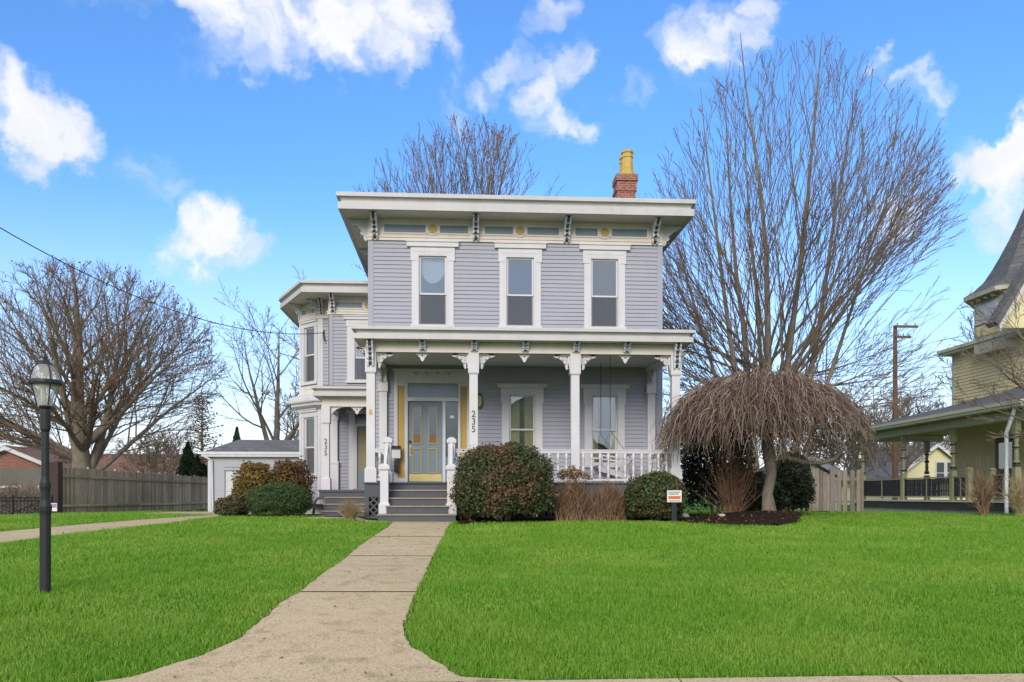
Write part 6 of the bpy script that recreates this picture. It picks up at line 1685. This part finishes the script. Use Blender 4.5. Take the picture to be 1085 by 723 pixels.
for i in range(30):
    a = i * 2.399 + rg.normal() * .15; q = rg.uniform(.45, .95); e_ = dome(q, a); p0 = Vector(tp[5 if i % 2 else 6]); mid = p0.lerp(e_, .5) + Vector((0, 0, .30))
    pts = []
    for j in range(8):
        t = j / 7; pts.append(p0 * (1 - t) ** 2 + mid * 2 * t * (1 - t) + e_ * t * t + Vector((rg.normal(), rg.normal(), rg.normal())) * .03)
    mb.tube(pts, [.05 * (1 - .8 * j / 7) for j in range(8)], 5, False)
# the long crooked limb on the right
mb.tube([(wx + .05, wy - .05, wz + 1.25), (wx + .3, wy - .15, wz + 1.36), (wx + .75, wy - .2, wz + 1.22), (wx + 1.15, wy - .2, wz + 1.20), (wx + 1.5, wy - .2, wz + 1.30), (wx + 1.62, wy - .2, wz + 1.45), (wx + 1.5, wy - .2, wz + 1.65), (wx + 1.35, wy - .1, wz + 1.85)], [.075, .065, .055, .052, .05, .045, .04, .02], 7)
mb.build('limb', M['twig'], root, smooth=True)
Vs, Fs, o = [], [], 0
n = 7600
for i in range(n):
    a = rg.uniform(0, 6.283); q = math.sqrt(rg.uniform(.0, 1.0)); right = max(0, math.cos(a))
    p = dome(q * rg.uniform(.90, 1.02), a) + Vector((0, 0, rg.normal() * .07 - .68 * rg.uniform(0, 1) ** 1.6 * (1 - .5 * right)))
    outw = Vector((math.cos(a) * Rx, math.sin(a) * Ry, 0)).normalized()
    L = rg.uniform(.35, 1.0) * .98 * (1.1 - .15 * q) * (1 - .66 * right * rg.uniform(.6, 1)) * (.82 if math.cos(a) > -.2 else 1)
    d = outw * rg.uniform(.5, 1.1) + Vector((rg.normal() * .35, rg.normal() * .35, rg.uniform(-.1, .35)))
    k = 6; pts = [p.copy()]; wild = .42 if rg.uniform() < .45 else .16
    for j in range(k):
        d = d + Vector((rg.normal() * wild, rg.normal() * wild, -.55 + .30 * right * rg.uniform(0, 1))); dn = d.normalized(); p = p + dn * L / k; d = dn * (1.0 if j < 2 else .8); pts.append(p.copy())
    A = np.array([list(v) for v in pts]); T = np.gradient(A, axis=0); T /= np.linalg.norm(T, axis=1, keepdims=True); ref = np.array([.8, .6, .1]); U = np.cross(T, ref); U /= np.linalg.norm(U, axis=1, keepdims=True) + 1e-9; B = np.cross(T, U)
    th = np.arange(3) * 2.0944; rr = np.linspace(.0078, .0038, k + 1)
    ring = A[:, None] + (U[:, None] * np.cos(th)[None, :, None] + B[:, None] * np.sin(th)[None, :, None]) * rr[:, None, None]
    Vs.append(ring.reshape(-1, 3)); ii = np.arange(k)[:, None] * 3; j = np.arange(3)[None]; j2 = (j + 1) % 3
    Fs.append(np.stack([ii + j, ii + j2, ii + 3 + j2, ii + 3 + j], -1).reshape(-1, 4) + o); o += (k + 1) * 3
np_mesh('hanging_twigs', np.concatenate(Vs), np.concatenate(Fs), M['weep'], root)
mb = MB()                                     # tangle of bare side twigs inside the crown and along the low limb
for i in range(420):
    if i < 230: p = Vector((wx + rg.uniform(.1, 2.0), wy + rg.normal() * .35, wz + rg.uniform(1.25, 2.2)))
    else: a = rg.uniform(0, 6.28); p = Vector((wx + rg.normal() * .5, wy + rg.normal() * .5, wz + rg.uniform(1.3, 2.3)))
    d = Vector((rg.normal(), rg.normal(), rg.normal() * .7 + .1)).normalized(); pts = [p]
    for j in range(4):
        d = (d + Vector((rg.normal(), rg.normal(), rg.normal() - .25)) * .25).normalized(); p = p + d * rg.uniform(.08, .17); pts.append(p)
    mb.tube(pts, [.008, .007, .006, .005, .004], 3, False)
mb.keep = True; tag(mb.build('inner_twigs', M['weep'], root), kind='stuff')
c_ = np.array([list(dome(math.sqrt(rg.uniform(0, 1)), rg.uniform(0, 6.28))) for _ in range(90)]) - np.array([0, 0, 1]) * rg.uniform(0, .6, (90, 1))
V, Fc = leaves(c_, .07); np_mesh('clinging_leaves', V, Fc, M['dead_leaf'], root)

# stones in the bed
for i, (px, py, s, lab) in enumerate(((699.5, 547, .10, 'pale rounded stone on the mulch in front of the round bush'), (724, 550, .14, 'larger pale stone on the mulch right of the yard sign'), (765, 552, .07, 'small pale stone on the mulch under the weeping tree'))):
    X, Y = ground_at(px, py); Z = float(gz(X, Y)) + float(mound(X, Y)); mb = MB(); k = 10
    vs, fs = [], []
    for a in range(6):
        for b in range(k):
            t, u = -1.2 + 2.6 * a / 5, 2 * math.pi * b / k; q = s * (1 + .2 * mnoise.noise(Vector((math.cos(u) * 1.3 + i * 7, math.sin(u) * 1.3, t * 1.3))))
            vs.append((X + q * math.cos(t) * math.cos(u) * 1.2, Y + q * math.cos(t) * math.sin(u), Z + .03 + q * .6 * math.sin(t)))
    fs = [(a * k + b, a * k + (b + 1) % k, (a + 1) * k + (b + 1) % k, (a + 1) * k + b) for a in range(5) for b in range(k)] + [tuple(range(k)), tuple(range(5 * k, 6 * k))]
    mb.add(vs, fs); tag(mb.build('stone', M['stone'], smooth=True), lab, 'stone', 'stones in the mulch bed')

# ================================================================== LAWN
def in_any(x, y):
    m = pip(x, y, path_poly) | pip(x, y, drive_poly) | pip(x, y, side_poly) | pip(x, y, bed_poly) | pip(x, y, bed2_poly)
    m |= (x > -2.25) & (x < 5.5) & (y > 18.0) & (y < 33)                # house and porch
    m |= (x > -5.7) & (x < -2.2) & (y > 22.6) & (y < 33)
    m |= (x > 15.3) & (y > 22.2) & (y < 34)
    m |= (x > gx0) & (x < gx1) & (y > 33.9)
    return m
rg = np.random.default_rng(77)
def blades(x0, x1, y0, y1, dens, h, w):
    n = int((x1 - x0) * (y1 - y0) * dens)
    x, y = rg.uniform(x0, x1, n), rg.uniform(y0, y1, n)
    r_, f_ = x * math.cos(YAW) - y * math.sin(YAW), x * math.sin(YAW) + y * math.cos(YAW)
    keep = ((np.abs(r_) < f_ * .70 + 1.2) | ((np.abs(r_) < f_ * .85 + 6) & (rg.uniform(0, 1, n) < .4))) & ~in_any(x, y)
    x, y = x[keep], y[keep]; n = len(x); z = gz(x, y)
    cl = np.sin(x * 2.3 + 1.7 * np.sin(y * 1.9)) * np.sin(y * 2.9 + 1.3 * np.sin(x * 1.4)); cl2 = np.sin(x * 7.1 + y * 3.3) * np.sin(y * 8.3 - x * 2.2)
    hh = h * (1 + .30 * cl + .22 * cl2) * rg.uniform(.55, 1.3, n); a = rg.uniform(0, 6.283, n); lean = rg.uniform(.1, .9, n) * hh; b = a + rg.normal(size=n) * .8 + 1.57
    ww = w * rg.uniform(.7, 1.3, n)
    dx, dy = np.cos(a) * ww / 2, np.sin(a) * ww / 2; lx, ly = np.cos(b) * lean, np.sin(b) * lean
    V = np.empty((n, 5, 3))
    V[:, 0] = np.stack([x - dx, y - dy, z], 1); V[:, 1] = np.stack([x + dx, y + dy, z], 1)
    V[:, 2] = np.stack([x - dx * .7 + lx * .35, y - dy * .7 + ly * .35, z + hh * .6], 1); V[:, 3] = np.stack([x + dx * .7 + lx * .35, y + dy * .7 + ly * .35, z + hh * .6], 1)
    V[:, 4] = np.stack([x + lx, y + ly, z + hh], 1)
    return V.reshape(-1, 3)
parts = [blades(-13, 13, 5.64, 7.5, 6500, .042, .0055), blades(-15, 16, 7.5, 10.5, 4000, .045, .007), blades(-19, 20, 10.5, 14.5, 1900, .050, .009), blades(-24, 26, 14.5, 20, 900, .055, .013), blades(-32, 30, 20, 34, 420, .06, .017)]
V = np.concatenate(parts); nb_ = len(V) // 5
idx = np.arange(nb_)[:, None] * 5
print('BLADES', nb_)
tri = np.concatenate([idx + np.array([[0, 1, 3]]), idx + np.array([[0, 3, 2]]), idx + np.array([[2, 3, 4]])], 1).reshape(-1, 3)
tag(np_mesh('lawn_grass', V, tri, M['grass']), kind='stuff')
# fallen leaves and bits on the path and the lawn
n = 650
y = rg.uniform(5.7, 18, n); x = rg.uniform(-3.5, 7, n)
onp = pip(x, y, path_poly); keep = onp | (rg.uniform(0, 1, n) < .35); x, y, onp = x[keep], y[keep], onp[keep]
P_ = np.stack([x, y, gz(x, y) + np.where(onp, .03, .06)], 1); V, Fc = leaves(P_, .038, np.tile([[0, 0, 1.0]], (len(x), 1)), .3, .5)
tag(np_mesh('fallen_leaves', V, Fc, M['dead_leaf']), kind='stuff')
n = 900; bp = np.array(bed_poly); x = rg.uniform(-.2, 10, n); y = rg.uniform(17, 20.5, n); k_ = pip(x, y, bed_poly); x, y = x[k_], y[k_]
V, Fc = leaves(np.stack([x, y, gz(x, y) + mound(x, y) + .035], 1), .07, np.tile([[0, 0, 1.0]], (len(x), 1)), .4, .5)
tag(np_mesh('bed_litter', V, Fc, M['dead_leaf']), kind='stuff')
